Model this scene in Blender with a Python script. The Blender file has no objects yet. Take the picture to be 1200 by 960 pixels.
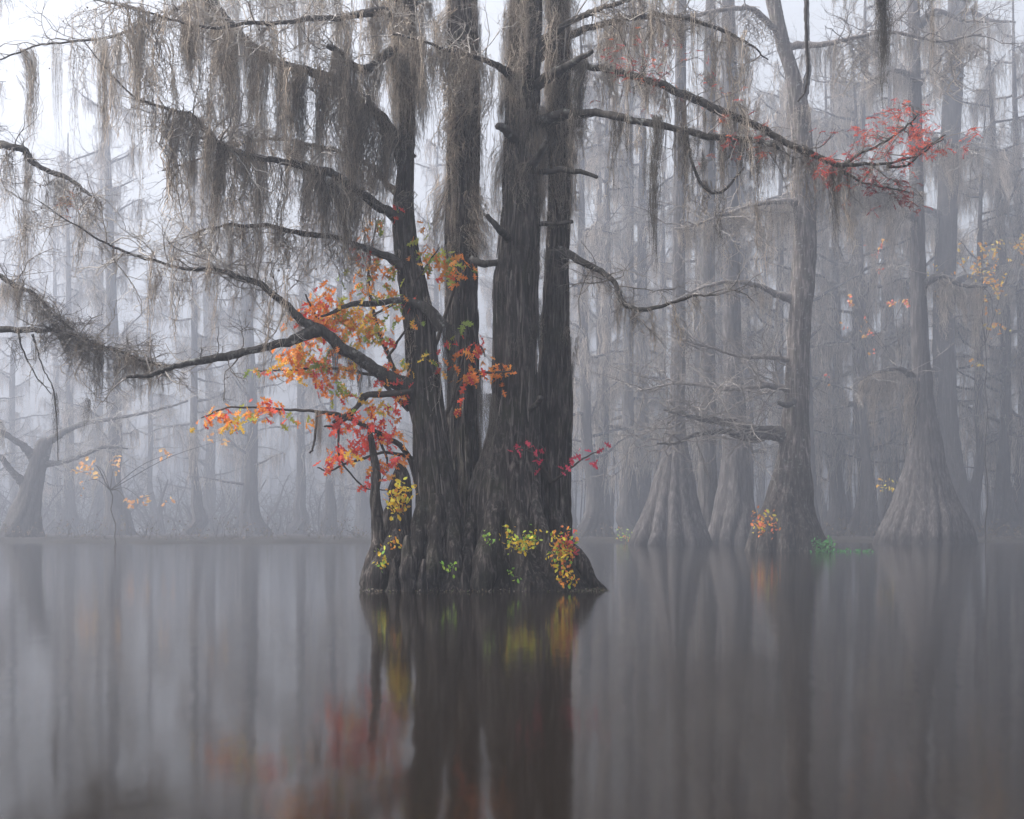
import bpy, math
import numpy as np
from math import radians, pi

# ------------------------------------------------------------------ camera, sky, sun, exposure
sc = bpy.context.scene
F, U0, HOR, CAMZ = 1667.0, 600.0, 620.0, 0.84      # focal length in photo pixels, centre column, horizon row, eye height
cam_d = bpy.data.cameras.new('camera'); cam = bpy.data.objects.new('camera', cam_d)
sc.collection.objects.link(cam); sc.camera = cam
cam.location = (0, 0, CAMZ); cam.rotation_euler = (radians(90), 0, 0)
cam_d.sensor_width = 36.0; cam_d.lens = 36.0 * F / 1200.0
cam_d.shift_y = (HOR - 480.0) / 1200.0
cam_d.clip_start = 0.05; cam_d.clip_end = 3000

SUN_EL, SUN_AZ = 43.0, -92.0      # elevation; azimuth clockwise from straight ahead (veiled sun ahead on the left)
world = bpy.data.worlds.new('World'); sc.world = world; world.use_nodes = True
wn, wl = world.node_tree.nodes, world.node_tree.links
for n in list(wn): wn.remove(n)
sky = wn.new('ShaderNodeTexSky'); sky.sky_type = 'NISHITA'; sky.sun_disc = False
sky.sun_elevation = radians(SUN_EL); sky.sun_rotation = radians(SUN_AZ)
sky.air_density = 1.0; sky.dust_density = 6.0; sky.ozone_density = 1.0
hs = wn.new('ShaderNodeHueSaturation'); hs.inputs['Saturation'].default_value = 0.25
bgn = wn.new('ShaderNodeBackground'); bgn.inputs['Strength'].default_value = 0.12
wo = wn.new('ShaderNodeOutputWorld')
wl.new(sky.outputs[0], hs.inputs['Color']); wl.new(hs.outputs[0], bgn.inputs['Color']); wl.new(bgn.outputs[0], wo.inputs['Surface'])

sun_d = bpy.data.lights.new('sun', 'SUN'); sun_d.energy = 1.5; sun_d.angle = radians(15); sun_d.color = (1.0, 0.975, 0.95)
sun = bpy.data.objects.new('sun', sun_d); sc.collection.objects.link(sun)
sun.rotation_euler = (radians(-(90 - SUN_EL)), 0, radians(-SUN_AZ)); sun.location = (0, 0, 40)

vs = sc.view_settings
vs.view_transform = 'Standard'; vs.look = 'None'; vs.gamma = 1.0; vs.use_curve_mapping = False
vs.exposure = 1.95
cy = sc.cycles
cy.use_denoising = True
cy.max_bounces = 4; cy.diffuse_bounces = 1; cy.glossy_bounces = 2; cy.volume_bounces = 1; cy.transmission_bounces = 2; cy.transparent_max_bounces = 8
cy.use_adaptive_sampling = False
cy.caustics_reflective = False; cy.caustics_refractive = False

FOG = 0.0054
rng = np.random.default_rng(11)
col = sc.collection

# ------------------------------------------------------------------ materials
def nodes_of(name):
    m = bpy.data.materials.new(name); m.use_nodes = True
    nt = m.node_tree
    return m, nt.nodes, nt.links, nt.nodes['Principled BSDF']

def ramp(N, stops):
    r = N.new('ShaderNodeValToRGB'); e = r.color_ramp.elements
    while len(e) < len(stops): e.new(0.5)
    for i, (p, c) in enumerate(stops):
        e[i].position = p; e[i].color = (*c, 1)
    return r

def bark_mat(name, dark, mid, light, lichen=0.3, green=0.25, bump=0.6, fine=1.0, stain=(0.3, 0.5)):
    m, N, L, b = nodes_of(name)
    tc = N.new('ShaderNodeTexCoord')
    mp = N.new('ShaderNodeMapping'); mp.inputs['Scale'].default_value = (16 * fine, 16 * fine, 1.6 * fine)
    L.new(tc.outputs['Object'], mp.inputs['Vector'])
    n1 = N.new('ShaderNodeTexNoise'); n1.inputs['Scale'].default_value = 1.6; n1.inputs['Detail'].default_value = 7; n1.inputs['Roughness'].default_value = 0.62
    n1.inputs['Distortion'].default_value = 0.4
    L.new(mp.outputs[0], n1.inputs['Vector'])
    r1 = ramp(N, [(0.3, dark), (0.52, mid), (0.72, light)]); L.new(n1.outputs['Fac'], r1.inputs[0])
    n2 = N.new('ShaderNodeTexNoise'); n2.inputs['Scale'].default_value = 2.3; n2.inputs['Detail'].default_value = 6
    L.new(tc.outputs['Object'], n2.inputs['Vector'])
    r2 = ramp(N, [(0.5, (0, 0, 0)), (0.68, (1, 1, 1))]); L.new(n2.outputs['Fac'], r2.inputs[0])
    mg = N.new('ShaderNodeMath'); mg.operation = 'MULTIPLY'; mg.inputs[1].default_value = green; L.new(r2.outputs[0], mg.inputs[0])
    mx = N.new('ShaderNodeMixRGB'); L.new(mg.outputs[0], mx.inputs['Fac']); L.new(r1.outputs[0], mx.inputs['Color1']); mx.inputs['Color2'].default_value = (0.042, 0.046, 0.024, 1)
    n3 = N.new('ShaderNodeTexNoise'); n3.inputs['Scale'].default_value = 7.0; n3.inputs['Detail'].default_value = 5; n3.inputs['Roughness'].default_value = 0.7
    L.new(tc.outputs['Object'], n3.inputs['Vector'])
    r3 = ramp(N, [(0.58, (0, 0, 0)), (0.66, (1, 1, 1))]); L.new(n3.outputs['Fac'], r3.inputs[0])
    ml = N.new('ShaderNodeMath'); ml.operation = 'MULTIPLY'; ml.inputs[1].default_value = lichen; L.new(r3.outputs[0], ml.inputs[0])
    mx2 = N.new('ShaderNodeMixRGB'); L.new(ml.outputs[0], mx2.inputs['Fac']); L.new(mx.outputs[0], mx2.inputs['Color1']); mx2.inputs['Color2'].default_value = (0.36, 0.37, 0.34, 1)
    sx = N.new('ShaderNodeSeparateXYZ'); L.new(tc.outputs['Object'], sx.inputs[0])          # dark flood mark with a ragged upper edge
    ad = N.new('ShaderNodeMath'); ad.operation = 'MULTIPLY_ADD'; ad.inputs[1].default_value = -stain[0] * 1.6; L.new(n2.outputs['Fac'], ad.inputs[0]); L.new(sx.outputs['Z'], ad.inputs[2])
    mr = N.new('ShaderNodeMapRange'); mr.inputs['From Min'].default_value = -stain[0] * .2; mr.inputs['From Max'].default_value = stain[0] * .7; mr.inputs['To Min'].default_value = stain[1]; mr.inputs['To Max'].default_value = 1.0
    L.new(ad.outputs[0], mr.inputs['Value'])
    mx3 = N.new('ShaderNodeMixRGB'); mx3.blend_type = 'MULTIPLY'; mx3.inputs['Fac'].default_value = 1.0; L.new(mx2.outputs[0], mx3.inputs['Color1']); L.new(mr.outputs[0], mx3.inputs['Color2'])
    L.new(mx3.outputs[0], b.inputs['Base Color'])
    b.inputs['Roughness'].default_value = 0.9; b.inputs['Specular IOR Level'].default_value = 0.16
    bp = N.new('ShaderNodeBump'); bp.inputs['Strength'].default_value = bump; bp.inputs['Distance'].default_value = 0.05
    L.new(n1.outputs['Fac'], bp.inputs['Height']); L.new(bp.outputs[0], b.inputs['Normal'])
    return m

M = {}
M['bark'] = bark_mat('cypress_bark', (0.005, 0.0045, 0.0042), (0.044, 0.037, 0.034), (0.24, 0.205, 0.185), lichen=0.14, green=0.4, bump=1.0)
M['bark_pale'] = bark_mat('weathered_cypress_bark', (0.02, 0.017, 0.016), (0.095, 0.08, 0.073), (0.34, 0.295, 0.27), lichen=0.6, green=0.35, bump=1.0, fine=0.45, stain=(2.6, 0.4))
M['bark_cone'] = bark_mat('ribbed_grey_bark', (0.016, 0.0145, 0.014), (0.06, 0.053, 0.051), (0.16, 0.143, 0.136), lichen=0.1, green=0.1, bump=1.0, fine=0.35, stain=(0.5, 0.5))
M['bark_mid'] = bark_mat('grey_cypress_bark', (0.02, 0.018, 0.017), (0.055, 0.048, 0.044), (0.12, 0.104, 0.095), lichen=0.15, green=0.25, bump=0.9, fine=0.4, stain=(1.2, 0.5))
M['branch'] = bark_mat('branch_bark', (0.02, 0.018, 0.017), (0.06, 0.053, 0.048), (0.12, 0.108, 0.10), lichen=0.55, green=0.2, bump=0.5)
M['branch_pale'] = bark_mat('pale_branch_bark', (0.08, 0.07, 0.065), (0.17, 0.15, 0.14), (0.28, 0.26, 0.24), lichen=0.6, green=0.1, bump=0.4)
def simple_mat(name, c, rough=0.85, rand=None, noise=None, trans=0.0, tint=False):
    """colour varied per object (rand) and by noise over the surface"""
    m, N, L, b = nodes_of(name)
    src = None
    if noise:
        tc = N.new('ShaderNodeTexCoord'); n = N.new('ShaderNodeTexNoise'); n.inputs['Scale'].default_value = noise[0]; n.inputs['Detail'].default_value = 4
        L.new(tc.outputs['Object'], n.inputs['Vector'])
        r = ramp(N, [(0.32, c), (0.68, noise[1])]); L.new(n.outputs['Fac'], r.inputs[0]); src = r.outputs[0]
    if rand:
        oi = N.new('ShaderNodeObjectInfo'); mx = N.new('ShaderNodeMixRGB'); mx.blend_type = 'MIX'
        mm = N.new('ShaderNodeMath'); mm.operation = 'MULTIPLY'; mm.inputs[1].default_value = 0.75
        L.new(oi.outputs['Random'], mm.inputs[0]); L.new(mm.outputs[0], mx.inputs['Fac'])
        if src: L.new(src, mx.inputs['Color1'])
        else: mx.inputs['Color1'].default_value = (*c, 1)
        mx.inputs['Color2'].default_value = (*rand, 1); src = mx.outputs[0]
    if tint:
        at = N.new('ShaderNodeAttribute'); at.attribute_name = 'tint'; mt_ = N.new('ShaderNodeMixRGB'); mt_.blend_type = 'MULTIPLY'; mt_.inputs['Fac'].default_value = 1.0
        L.new(src, mt_.inputs['Color1']); L.new(at.outputs['Color'], mt_.inputs['Color2']); src = mt_.outputs[0]
    if src: L.new(src, b.inputs['Base Color'])
    else: b.inputs['Base Color'].default_value = (*c, 1)
    b.inputs['Roughness'].default_value = rough; b.inputs['Specular IOR Level'].default_value = 0.16
    if trans:
        t = N.new('ShaderNodeBsdfTranslucent'); ms = N.new('ShaderNodeMixShader'); ms.inputs[0].default_value = trans
        if src: L.new(src, t.inputs['Color'])
        else: t.inputs['Color'].default_value = (*c, 1)
        o = N['Material Output']; L.new(b.outputs[0], ms.inputs[1]); L.new(t.outputs[0], ms.inputs[2]); L.new(ms.outputs[0], o.inputs['Surface'])
    return m
M['twig'] = simple_mat('grey_twig_bark', (0.10, 0.088, 0.08), noise=(1.1, (0.34, 0.31, 0.28)))
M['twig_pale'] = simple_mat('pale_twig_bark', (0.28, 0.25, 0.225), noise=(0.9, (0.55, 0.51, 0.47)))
M['twig_mid'] = simple_mat('dull_twig_bark', (0.10, 0.088, 0.08), noise=(.6, (0.30, 0.27, 0.245)))
M['moss'] = simple_mat('spanish_moss', (0.40, 0.348, 0.295), rand=(0.56, 0.49, 0.42), noise=(3.0, (0.56, 0.49, 0.42)), trans=0.55, tint=True)
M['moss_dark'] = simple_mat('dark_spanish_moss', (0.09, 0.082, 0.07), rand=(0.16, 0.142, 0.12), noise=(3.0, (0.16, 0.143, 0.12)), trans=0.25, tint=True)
M['stem'] = simple_mat('thin_stem_bark', (0.04, 0.033, 0.028), noise=(6, (0.075, 0.062, 0.052)))
M['cone'] = simple_mat('cypress_cone', (0.09, 0.06, 0.05))

def leaf_mat(name):
    m, N, L, b = nodes_of(name)
    oi = N.new('ShaderNodeObjectInfo'); tc = N.new('ShaderNodeTexCoord')
    n = N.new('ShaderNodeTexNoise'); n.inputs['Scale'].default_value = 14; n.inputs['Detail'].default_value = 3; L.new(tc.outputs['Object'], n.inputs['Vector'])
    h = N.new('ShaderNodeHueSaturation'); L.new(oi.outputs['Color'], h.inputs['Color'])
    mr = N.new('ShaderNodeMapRange'); mr.inputs['To Min'].default_value = 0.45; mr.inputs['To Max'].default_value = 1.5
    L.new(n.outputs['Fac'], mr.inputs['Value']); L.new(mr.outputs[0], h.inputs['Value'])
    mh = N.new('ShaderNodeMapRange'); mh.inputs['To Min'].default_value = 0.47; mh.inputs['To Max'].default_value = 0.53
    n2 = N.new('ShaderNodeTexNoise'); n2.inputs['Scale'].default_value = 9; L.new(tc.outputs['Object'], n2.inputs['Vector'])
    L.new(n2.outputs['Fac'], mh.inputs['Value']); L.new(mh.outputs[0], h.inputs['Hue'])
    L.new(h.outputs[0], b.inputs['Base Color']); b.inputs['Roughness'].default_value = 0.5; b.inputs['Specular IOR Level'].default_value = 0.35
    t = N.new('ShaderNodeBsdfTranslucent'); L.new(h.outputs[0], t.inputs['Color'])
    ms = N.new('ShaderNodeMixShader'); ms.inputs[0].default_value = 0.5
    o = N['Material Output']; L.new(b.outputs[0], ms.inputs[1]); L.new(t.outputs[0], ms.inputs[2]); L.new(ms.outputs[0], o.inputs['Surface'])
    return m
M['leaf'] = leaf_mat('autumn_leaf')
def attr_leaf_mat(name):
    m, N, L, b = nodes_of(name)
    a = N.new('ShaderNodeAttribute'); a.attribute_name = 'tint'
    L.new(a.outputs['Color'], b.inputs['Base Color']); b.inputs['Roughness'].default_value = 0.55; b.inputs['Specular IOR Level'].default_value = 0.3
    t = N.new('ShaderNodeBsdfTranslucent'); L.new(a.outputs['Color'], t.inputs['Color'])
    ms = N.new('ShaderNodeMixShader'); ms.inputs[0].default_value = 0.45
    o = N['Material Output']; L.new(b.outputs[0], ms.inputs[1]); L.new(t.outputs[0], ms.inputs[2]); L.new(ms.outputs[0], o.inputs['Surface'])
    return m
M['leaf_small'] = attr_leaf_mat('small_leaves')
def strip_mat():
    m, N, L, b = nodes_of('bark_strip'); a = N.new('ShaderNodeAttribute'); a.attribute_name = 'tint'; L.new(a.outputs['Color'], b.inputs['Base Color']); b.inputs['Roughness'].default_value = .95; return m
M['strip'] = strip_mat()

def water_mat():
    m, N, L, b = nodes_of('still_dark_water')
    b.inputs['Base Color'].default_value = (0.011, 0.0084, 0.0064, 1); b.inputs['Roughness'].default_value = 0.085
    b.inputs['IOR'].default_value = 1.333; b.inputs['Specular IOR Level'].default_value = 0.16
    tc = N.new('ShaderNodeTexCoord'); mp = N.new('ShaderNodeMapping'); mp.inputs['Scale'].default_value = (1.0, 0.35, 1)
    L.new(tc.outputs['Object'], mp.inputs['Vector'])
    n = N.new('ShaderNodeTexNoise'); n.inputs['Scale'].default_value = 2.2; n.inputs['Detail'].default_value = 3; L.new(mp.outputs[0], n.inputs['Vector'])
    bp = N.new('ShaderNodeBump'); bp.inputs['Strength'].default_value = 0.06; bp.inputs['Distance'].default_value = 0.05
    L.new(n.outputs['Fac'], bp.inputs['Height']); L.new(bp.outputs[0], b.inputs['Normal'])
    return m
M['water'] = water_mat()
M['bank'] = simple_mat('leaf_littered_mud', (0.009, 0.0075, 0.006), rough=0.95, noise=(1.5, (0.026, 0.021, 0.016)))

# ------------------------------------------------------------------ helpers
def P(u, v, D):
    """photo pixel and distance -> point in the place"""
    return np.array([(u - U0) / F * D, D, CAMZ + (HOR - v) / F * D])

class MB:
    """collects quads and triangles; build() links ONE mesh object"""
    def __init__(s): s.V = []; s.Q = []; s.T = []; s.C = []; s.n = 0
    def add(s, V, Q=None, T=None, C=None):
        V = np.asarray(V, float).reshape(-1, 3)
        if Q is not None and len(Q): s.Q.append(np.asarray(Q, int).reshape(-1, 4) + s.n)
        if T is not None and len(T): s.T.append(np.asarray(T, int).reshape(-1, 3) + s.n)
        if C is not None: s.C.append(np.broadcast_to(np.asarray(C, float), (len(V), 3)))
        s.V.append(V); s.n += len(V)
    def mesh(s, name, mat, smooth=True, origin=None):
        V = np.concatenate(s.V) if s.V else np.zeros((0, 3))
        if origin is not None: V = V - np.asarray(origin)
        Q = np.concatenate(s.Q) if s.Q else np.zeros((0, 4), int)
        T = np.concatenate(s.T) if s.T else np.zeros((0, 3), int)
        me = bpy.data.meshes.new(name)
        me.vertices.add(len(V)); me.vertices.foreach_set('co', V.astype(np.float32).ravel())
        nl = Q.size + T.size
        me.loops.add(nl); me.loops.foreach_set('vertex_index', np.concatenate([Q.ravel(), T.ravel()]).astype(np.int32))
        nq, ntr = len(Q), len(T)
        me.polygons.add(nq + ntr)
        st = np.concatenate([np.arange(nq) * 4, nq * 4 + np.arange(ntr) * 3]).astype(np.int32)
        me.polygons.foreach_set('loop_start', st)
        me.polygons.foreach_set('use_smooth', np.full(nq + ntr, smooth))
        if s.C:
            a = me.color_attributes.new('tint', 'FLOAT_COLOR', 'POINT')
            C = np.concatenate(s.C); a.data.foreach_set('color', np.concatenate([C, np.ones((len(C), 1))], 1).astype(np.float32).ravel())
        me.update(calc_edges=True); me.validate()
        if mat: me.materials.append(M[mat])
        return me
    def build(s, name, mat, parent=None, smooth=True, kind=None):
        org = getattr(parent, 'org', None) if parent is not None else None
        org = ORG.get(parent.name) if parent is not None else None
        me = s.mesh(name, mat, smooth, org)
        return link(name, me, parent, kind)
ORG = {}
def link(name, me, parent=None, kind=None):
    o = bpy.data.objects.new(name, me); col.objects.link(o)
    if parent is not None:
        o.parent = parent; ORG[o.name] = ORG[parent.name]
    else: ORG[o.name] = np.zeros(3)
    if kind: o['kind'] = kind
    return o
def thing(name, loc, label, cat, group=None):
    o = bpy.data.objects.new(name, None); col.objects.link(o); o.location = tuple(loc); o.empty_display_size = 0.2
    ORG[o.name] = np.asarray(loc, float)
    o['label'] = label; o['category'] = cat
    if group: o['group'] = group
    return o
def copy_tree(root, loc, rz, s, label, group):
    r = root.copy(); col.objects.link(r); r.location = tuple(loc); r.rotation_euler = (0, 0, rz); r.scale = (s[0], s[0], s[1])
    r['label'] = label; r['group'] = group
    for ch in root.children:
        c = ch.copy(); col.objects.link(c); c.parent = r
        for g in ch.children:
            d = g.copy(); col.objects.link(d); d.parent = c
    return r

def unit(a): return a / np.maximum(np.linalg.norm(a, axis=-1, keepdims=True), 1e-9)

def tubes(mb, Pt, R, sides=3, C=None):
    """many tubes at once: Pt (n,k,3), R (n,k)"""
    n, k, _ = Pt.shape
    T = unit(np.gradient(Pt, axis=1))
    ref = unit(rng.normal(size=(n, 1, 3)) * [1, 1, 0.35]); ref = np.broadcast_to(ref, T.shape)
    N = unit(np.cross(T, ref)); B = np.cross(T, N)
    a = np.arange(sides) * 2 * pi / sides
    V = Pt[:, :, None, :] + R[:, :, None, None] * (np.cos(a)[None, None, :, None] * N[:, :, None, :] + np.sin(a)[None, None, :, None] * B[:, :, None, :])
    base = (np.arange(n) * k * sides)[:, None, None]
    i = np.arange(k - 1)[None, :, None] * sides; j = np.arange(sides)[None, None, :]; j2 = (j + 1) % sides
    Q = np.stack([base + i + j, base + i + j2, base + i + sides + j2, base + i + sides + j], -1)
    mb.add(V, Q.reshape(-1, 4), C=C)

def grow(S, Dr, Ln, r0, k=6, wig=0.35, droop=0.0, tip=0.25):
    """grow n wandering shoots"""
    n = len(S); pts = np.zeros((n, k, 3)); pts[:, 0] = S; d = unit(Dr)
    st = (Ln / (k - 1))[:, None]
    for i in range(1, k):
        d = unit(d + rng.normal(size=(n, 3)) * wig + np.array([0, 0, -droop]))
        pts[:, i] = pts[:, i - 1] + d * st
    R = r0[:, None] * np.linspace(1, tip, k)[None, :]
    return pts, R

def sample_on(Pt, R, n, t0=0.15, t1=1.0):
    m, k, _ = Pt.shape
    L = np.linalg.norm(np.diff(Pt, axis=1), axis=2).sum(1)
    i = rng.choice(m, n, p=L / L.sum()); t = rng.uniform(t0, t1, n) * (k - 1)
    a = np.minimum(t.astype(int), k - 2); f = (t - a)[:, None]
    p = Pt[i, a] * (1 - f) + Pt[i, a + 1] * f
    r = R[i, a] * (1 - f[:, 0]) + R[i, a + 1] * f[:, 0]
    return p, unit(Pt[i, a + 1] - Pt[i, a]), r

def twig_system(mb, bp, br, n=(14, 60, 160), length=(1.0, 0.5, 0.22), r=(0.010, 0.0062, 0.0045), wig=0.3, up=0.15, flat=0.55, t0=0.2, rmin=0.0):
    """side shoots of a branch, three orders; returns the last order for cones and foliage"""
    Pt, R = bp[None], br[None]; last = None
    for lv, (nn, ll, rr) in enumerate(zip(n, length, r)):
        p, t, rad = sample_on(Pt, R, nn, t0 if lv == 0 else 0.15)
        rd = unit(rng.normal(size=(nn, 3)) * [1, 1, flat] + [0, 0, up * (0.5 if lv else 1)])
        d = unit(t * (0.75 if lv else 0.55) + rd)
        r0 = np.maximum(np.minimum(rr * rng.uniform(0.7, 1.3, nn), rad * 0.8), rmin)
        q, R2 = grow(p, d, ll * rng.uniform(0.45, 1.3, nn), r0, k=7 if lv == 0 else 5, wig=wig, droop=0.0, tip=0.35)
        tubes(mb, q, R2, 4 if lv == 0 else 3)
        Pt, R = q, R2; last = (q, R2)
    return last

def smooth_poly(pts, n):
    """Catmull-Rom through points (m,c) -> (n,c)"""
    p = np.asarray(pts, float); p = np.vstack([2 * p[0] - p[1], p, 2 * p[-1] - p[-2]])
    m = len(p) - 3; t = np.linspace(0, m - 1e-6, n); i = t.astype(int); f = (t - i)[:, None]
    a, b, c, d = p[i], p[i + 1], p[i + 2], p[i + 3]
    return 0.5 * (2 * b + (c - a) * f + (2 * a - 5 * b + 4 * c - d) * f ** 2 + (3 * b - a - 3 * c + d) * f ** 3)

def pnoise(th, z, fth, fz, seed):
    """value noise, periodic in th (fth cells round), z scaled by fz"""
    r = np.random.default_rng(seed); Hn = 64
    g = r.uniform(-1, 1, (Hn, fth))
    x = (th / (2 * pi) * fth) % fth; y = (z * fz) % Hn
    xi = np.minimum(x.astype(int), fth - 1); yi = np.minimum(y.astype(int), Hn - 1); fx = x - xi; fy = y - yi
    fx = fx * fx * (3 - 2 * fx); fy = fy * fy * (3 - 2 * fy)
    x1 = (xi + 1) % fth; y1 = (yi + 1) % Hn
    return (g[yi, xi] * (1 - fx) + g[yi, x1] * fx) * (1 - fy) + (g[y1, xi] * (1 - fx) + g[y1, x1] * fx) * fy

def trunk(mb, prof, sides=96, dz=0.03, lobes=9, flute=0.25, fh=1.2, bark=0.012, barkf=50, seed=1, power=1.5, twist=0.25, knob=0.03, squash=1.0, gnarl=0.0, wv=.55):
    """prof: rows of (x,y,z,r) from the water up. Fluted, flaring, rough stem."""
    pr = np.asarray(prof, float); pr = pr[np.argsort(pr[:, 2])]
    s = smooth_poly(pr, 400)
    z = np.arange(pr[0, 2], pr[-1, 2], dz)
    zs = np.maximum.accumulate(s[:, 2])
    cx, cyy, R = (np.interp(z, zs, s[:, i]) for i in (0, 1, 3))
    th = np.linspace(0, 2 * pi, sides, endpoint=False)
    TH, Z = np.meshgrid(th, z); Rr = R[:, None]
    A = flute * np.exp(-np.maximum(Z, 0) / fh) + 0.035
    warp = wv * pnoise(TH, Z, 4, 0.35, seed) + twist * Z * 0.3 * np.sin(seed)
    rdg = np.abs(np.sin(lobes / 2.0 * (TH + warp))) ** 0.7
    amp = 0.6 + 0.6 * (pnoise(TH, Z * 0 + seed % 7, lobes, 0.3, seed + 1))
    rr = Rr * (1 + A * amp * (rdg * 1.7 - 1.0))
    rr += Rr * knob * 2 * pnoise(TH, Z, 6, 1.2, seed + 2)
    b = pnoise(TH, Z, barkf, 1.5, seed + 3); b2 = pnoise(TH, Z, barkf * 2, 4.0, seed + 4)
    rr += bark * (1 - 2 * np.abs(b)) + bark * 0.5 * b2
    rr += gnarl * np.exp(-np.maximum(Z, 0) / .7) * (pnoise(TH, Z, 18, 5.0, seed + 5) + .6 * pnoise(TH, Z, 34, 11.0, seed + 6))
    X = cx[:, None] + rr * np.cos(TH); Y = cyy[:, None] + rr * np.sin(TH) * squash
    V = np.stack([X, Y, Z], -1); nr = len(z)
    i = np.arange(nr - 1)[:, None] * sides; j = np.arange(sides)[None]; j2 = (j + 1) % sides
    Q = np.stack([i + j, i + j2, i + sides + j2, i + sides + j], -1)
    n0 = mb.n
    mb.add(V, Q.reshape(-1, 4))
    top = np.array([[cx[-1], cyy[-1], z[-1] + 0.3 * R[-1]]]); k0 = (nr - 1) * sides
    T = np.stack([k0 + np.arange(sides), k0 + (np.arange(sides) + 1) % sides, np.full(sides, 0)], -1)
    Tt = T.copy(); Tt[:, 2] = nr * sides
    mb.V[-1] = np.vstack([mb.V[-1], top]); mb.n += 1
    mb.T.append(Tt + n0)
    return z, cx, cyy, R

def prof_px(rows, D, dD=0.0):
    """rows (u, v, width) -> trunk profile at distance D"""
    out = []
    for u, v, w in rows:
        p = P(u, v, D); out.append((p[0], p[1], p[2], w / 2 / F * D))
    return out

def limb(mb, bp, br, sides=10, rough=0.2, seed=0):
    """one gnarled limb"""
    n = len(bp); T = unit(np.gradient(bp, axis=0))
    ref = np.array([0.0, 0.25, 1.0]) if abs(T[:, 2]).mean() < 0.8 else np.array([1.0, 0.1, 0.0])
    N = unit(np.cross(T, ref)); B = np.cross(T, N)
    a = np.linspace(0, 2 * pi, sides, endpoint=False); r = np.random.default_rng(seed)
    sl = np.concatenate([[0], np.cumsum(np.linalg.norm(np.diff(bp, axis=0), axis=1))])
    TH, S = np.meshgrid(a, sl)
    rad = br[:, None] * (1 + rough * pnoise(TH, S, 5, 6.0, seed) + rough * 0.8 * pnoise(TH, S, 4, 2.0, seed + 1))
    V = bp[:, None] + rad[..., None] * (np.cos(a)[None, :, None] * N[:, None] + np.sin(a)[None, :, None] * B[:, None])
    i = np.arange(n - 1)[:, None] * sides; j = np.arange(sides)[None]; j2 = (j + 1) % sides
    Q = np.stack([i + j, i + j2, i + sides + j2, i + sides + j], -1).reshape(-1, 4)
    V = np.vstack([V.reshape(-1, 3), bp[-1:] + T[-1] * br[-1] * 0.6])
    k0 = (n - 1) * sides
    mb.add(V, Q, np.stack([k0 + np.arange(sides), k0 + (np.arange(sides) + 1) % sides, np.full(sides, n * sides)], -1))

# ------------------------------------------------------------------ hanging moss shapes (shared meshes, top at origin)
def moss_geo(mb, W, L, tass, strands, thick, origin=np.zeros(3), depth=0.06, k=8, curls=5, taper=0.75, axis=None, wander=0.035):
    ax = np.array([1.0, 0, 0]) if axis is None else axis
    for j in range(tass):
        f = 0 if tass == 1 else (j / (tass - 1) - 0.5) + rng.normal() * 0.25 / tass
        tl = L * (1.0 if tass == 1 else rng.uniform(0.35, 1.0))
        tw = W / tass * rng.uniform(0.5, 1.0)
        c = origin + ax * f * W + np.array([0, rng.normal() * depth * 0.5, 0])
        ns = max(4, int(strands / tass * (0.4 + 0.6 * tl / L)))
        s = np.linspace(0, 1, k)[None, :]
        sl = tl * np.clip(rng.beta(2.2, 1.6, ns), 0.15, 1)[:, None]
        sp = np.cumsum(rng.normal(size=(1, k, 2)) * wander * tl, axis=1); sp[:, 0] = 0
        off = rng.normal(size=(ns, 1, 2)) * [tw * 0.33, depth * 0.8]
        start = rng.uniform(0, 0.35, (ns, 1)) * tl * rng.choice([0, 1], (ns, 1), p=[0.6, 0.4])
        env = (1.0 - taper * (s ** 1.3))[..., None]
        wob = np.cumsum(rng.normal(size=(ns, k, 2)) * 0.010, axis=1); wob[:, 0] = 0
        h = off * env + wob + sp * 1.0
        zz = -(start + sl * s)
        zz = np.maximum(zz, -tl * 1.02)
        pts = np.empty((ns, k, 3))
        pts[..., 0] = c[0] + ax[0] * h[..., 0] - ax[1] * h[..., 1]; pts[..., 1] = c[1] + ax[1] * h[..., 0] + ax[0] * h[..., 1]
        pts[..., 2] = c[2] + zz + 0.02
        R = thick * rng.uniform(0.6, 1.2, (ns, 1)) * np.linspace(1, 0.4, k)[None]
        tn = np.clip(rng.normal(.95, .38, (ns, 1)), .3, 1.9) * np.ones(3)
        tubes(mb, pts, R, 3, C=np.repeat(tn, k * 3, axis=0))
        if curls:
            nc = ns * curls
            p, t, rad = sample_on(pts, R, nc, 0.05, 0.97)
            d = rng.normal(size=(nc, 3)) * [1, 1, 0.5] + [0, 0, -0.75]
            q, R2 = grow(p, d, rng.uniform(0.03, 0.10, nc), np.full(nc, thick * 0.7), k=4, wig=0.75, droop=0.3, tip=0.5)
            tubes(mb, q, R2, 3, C=np.repeat(np.clip(rng.normal(1.0, .4, (nc, 1)), .3, 2.0) * np.ones(3), 12, axis=0))

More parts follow.
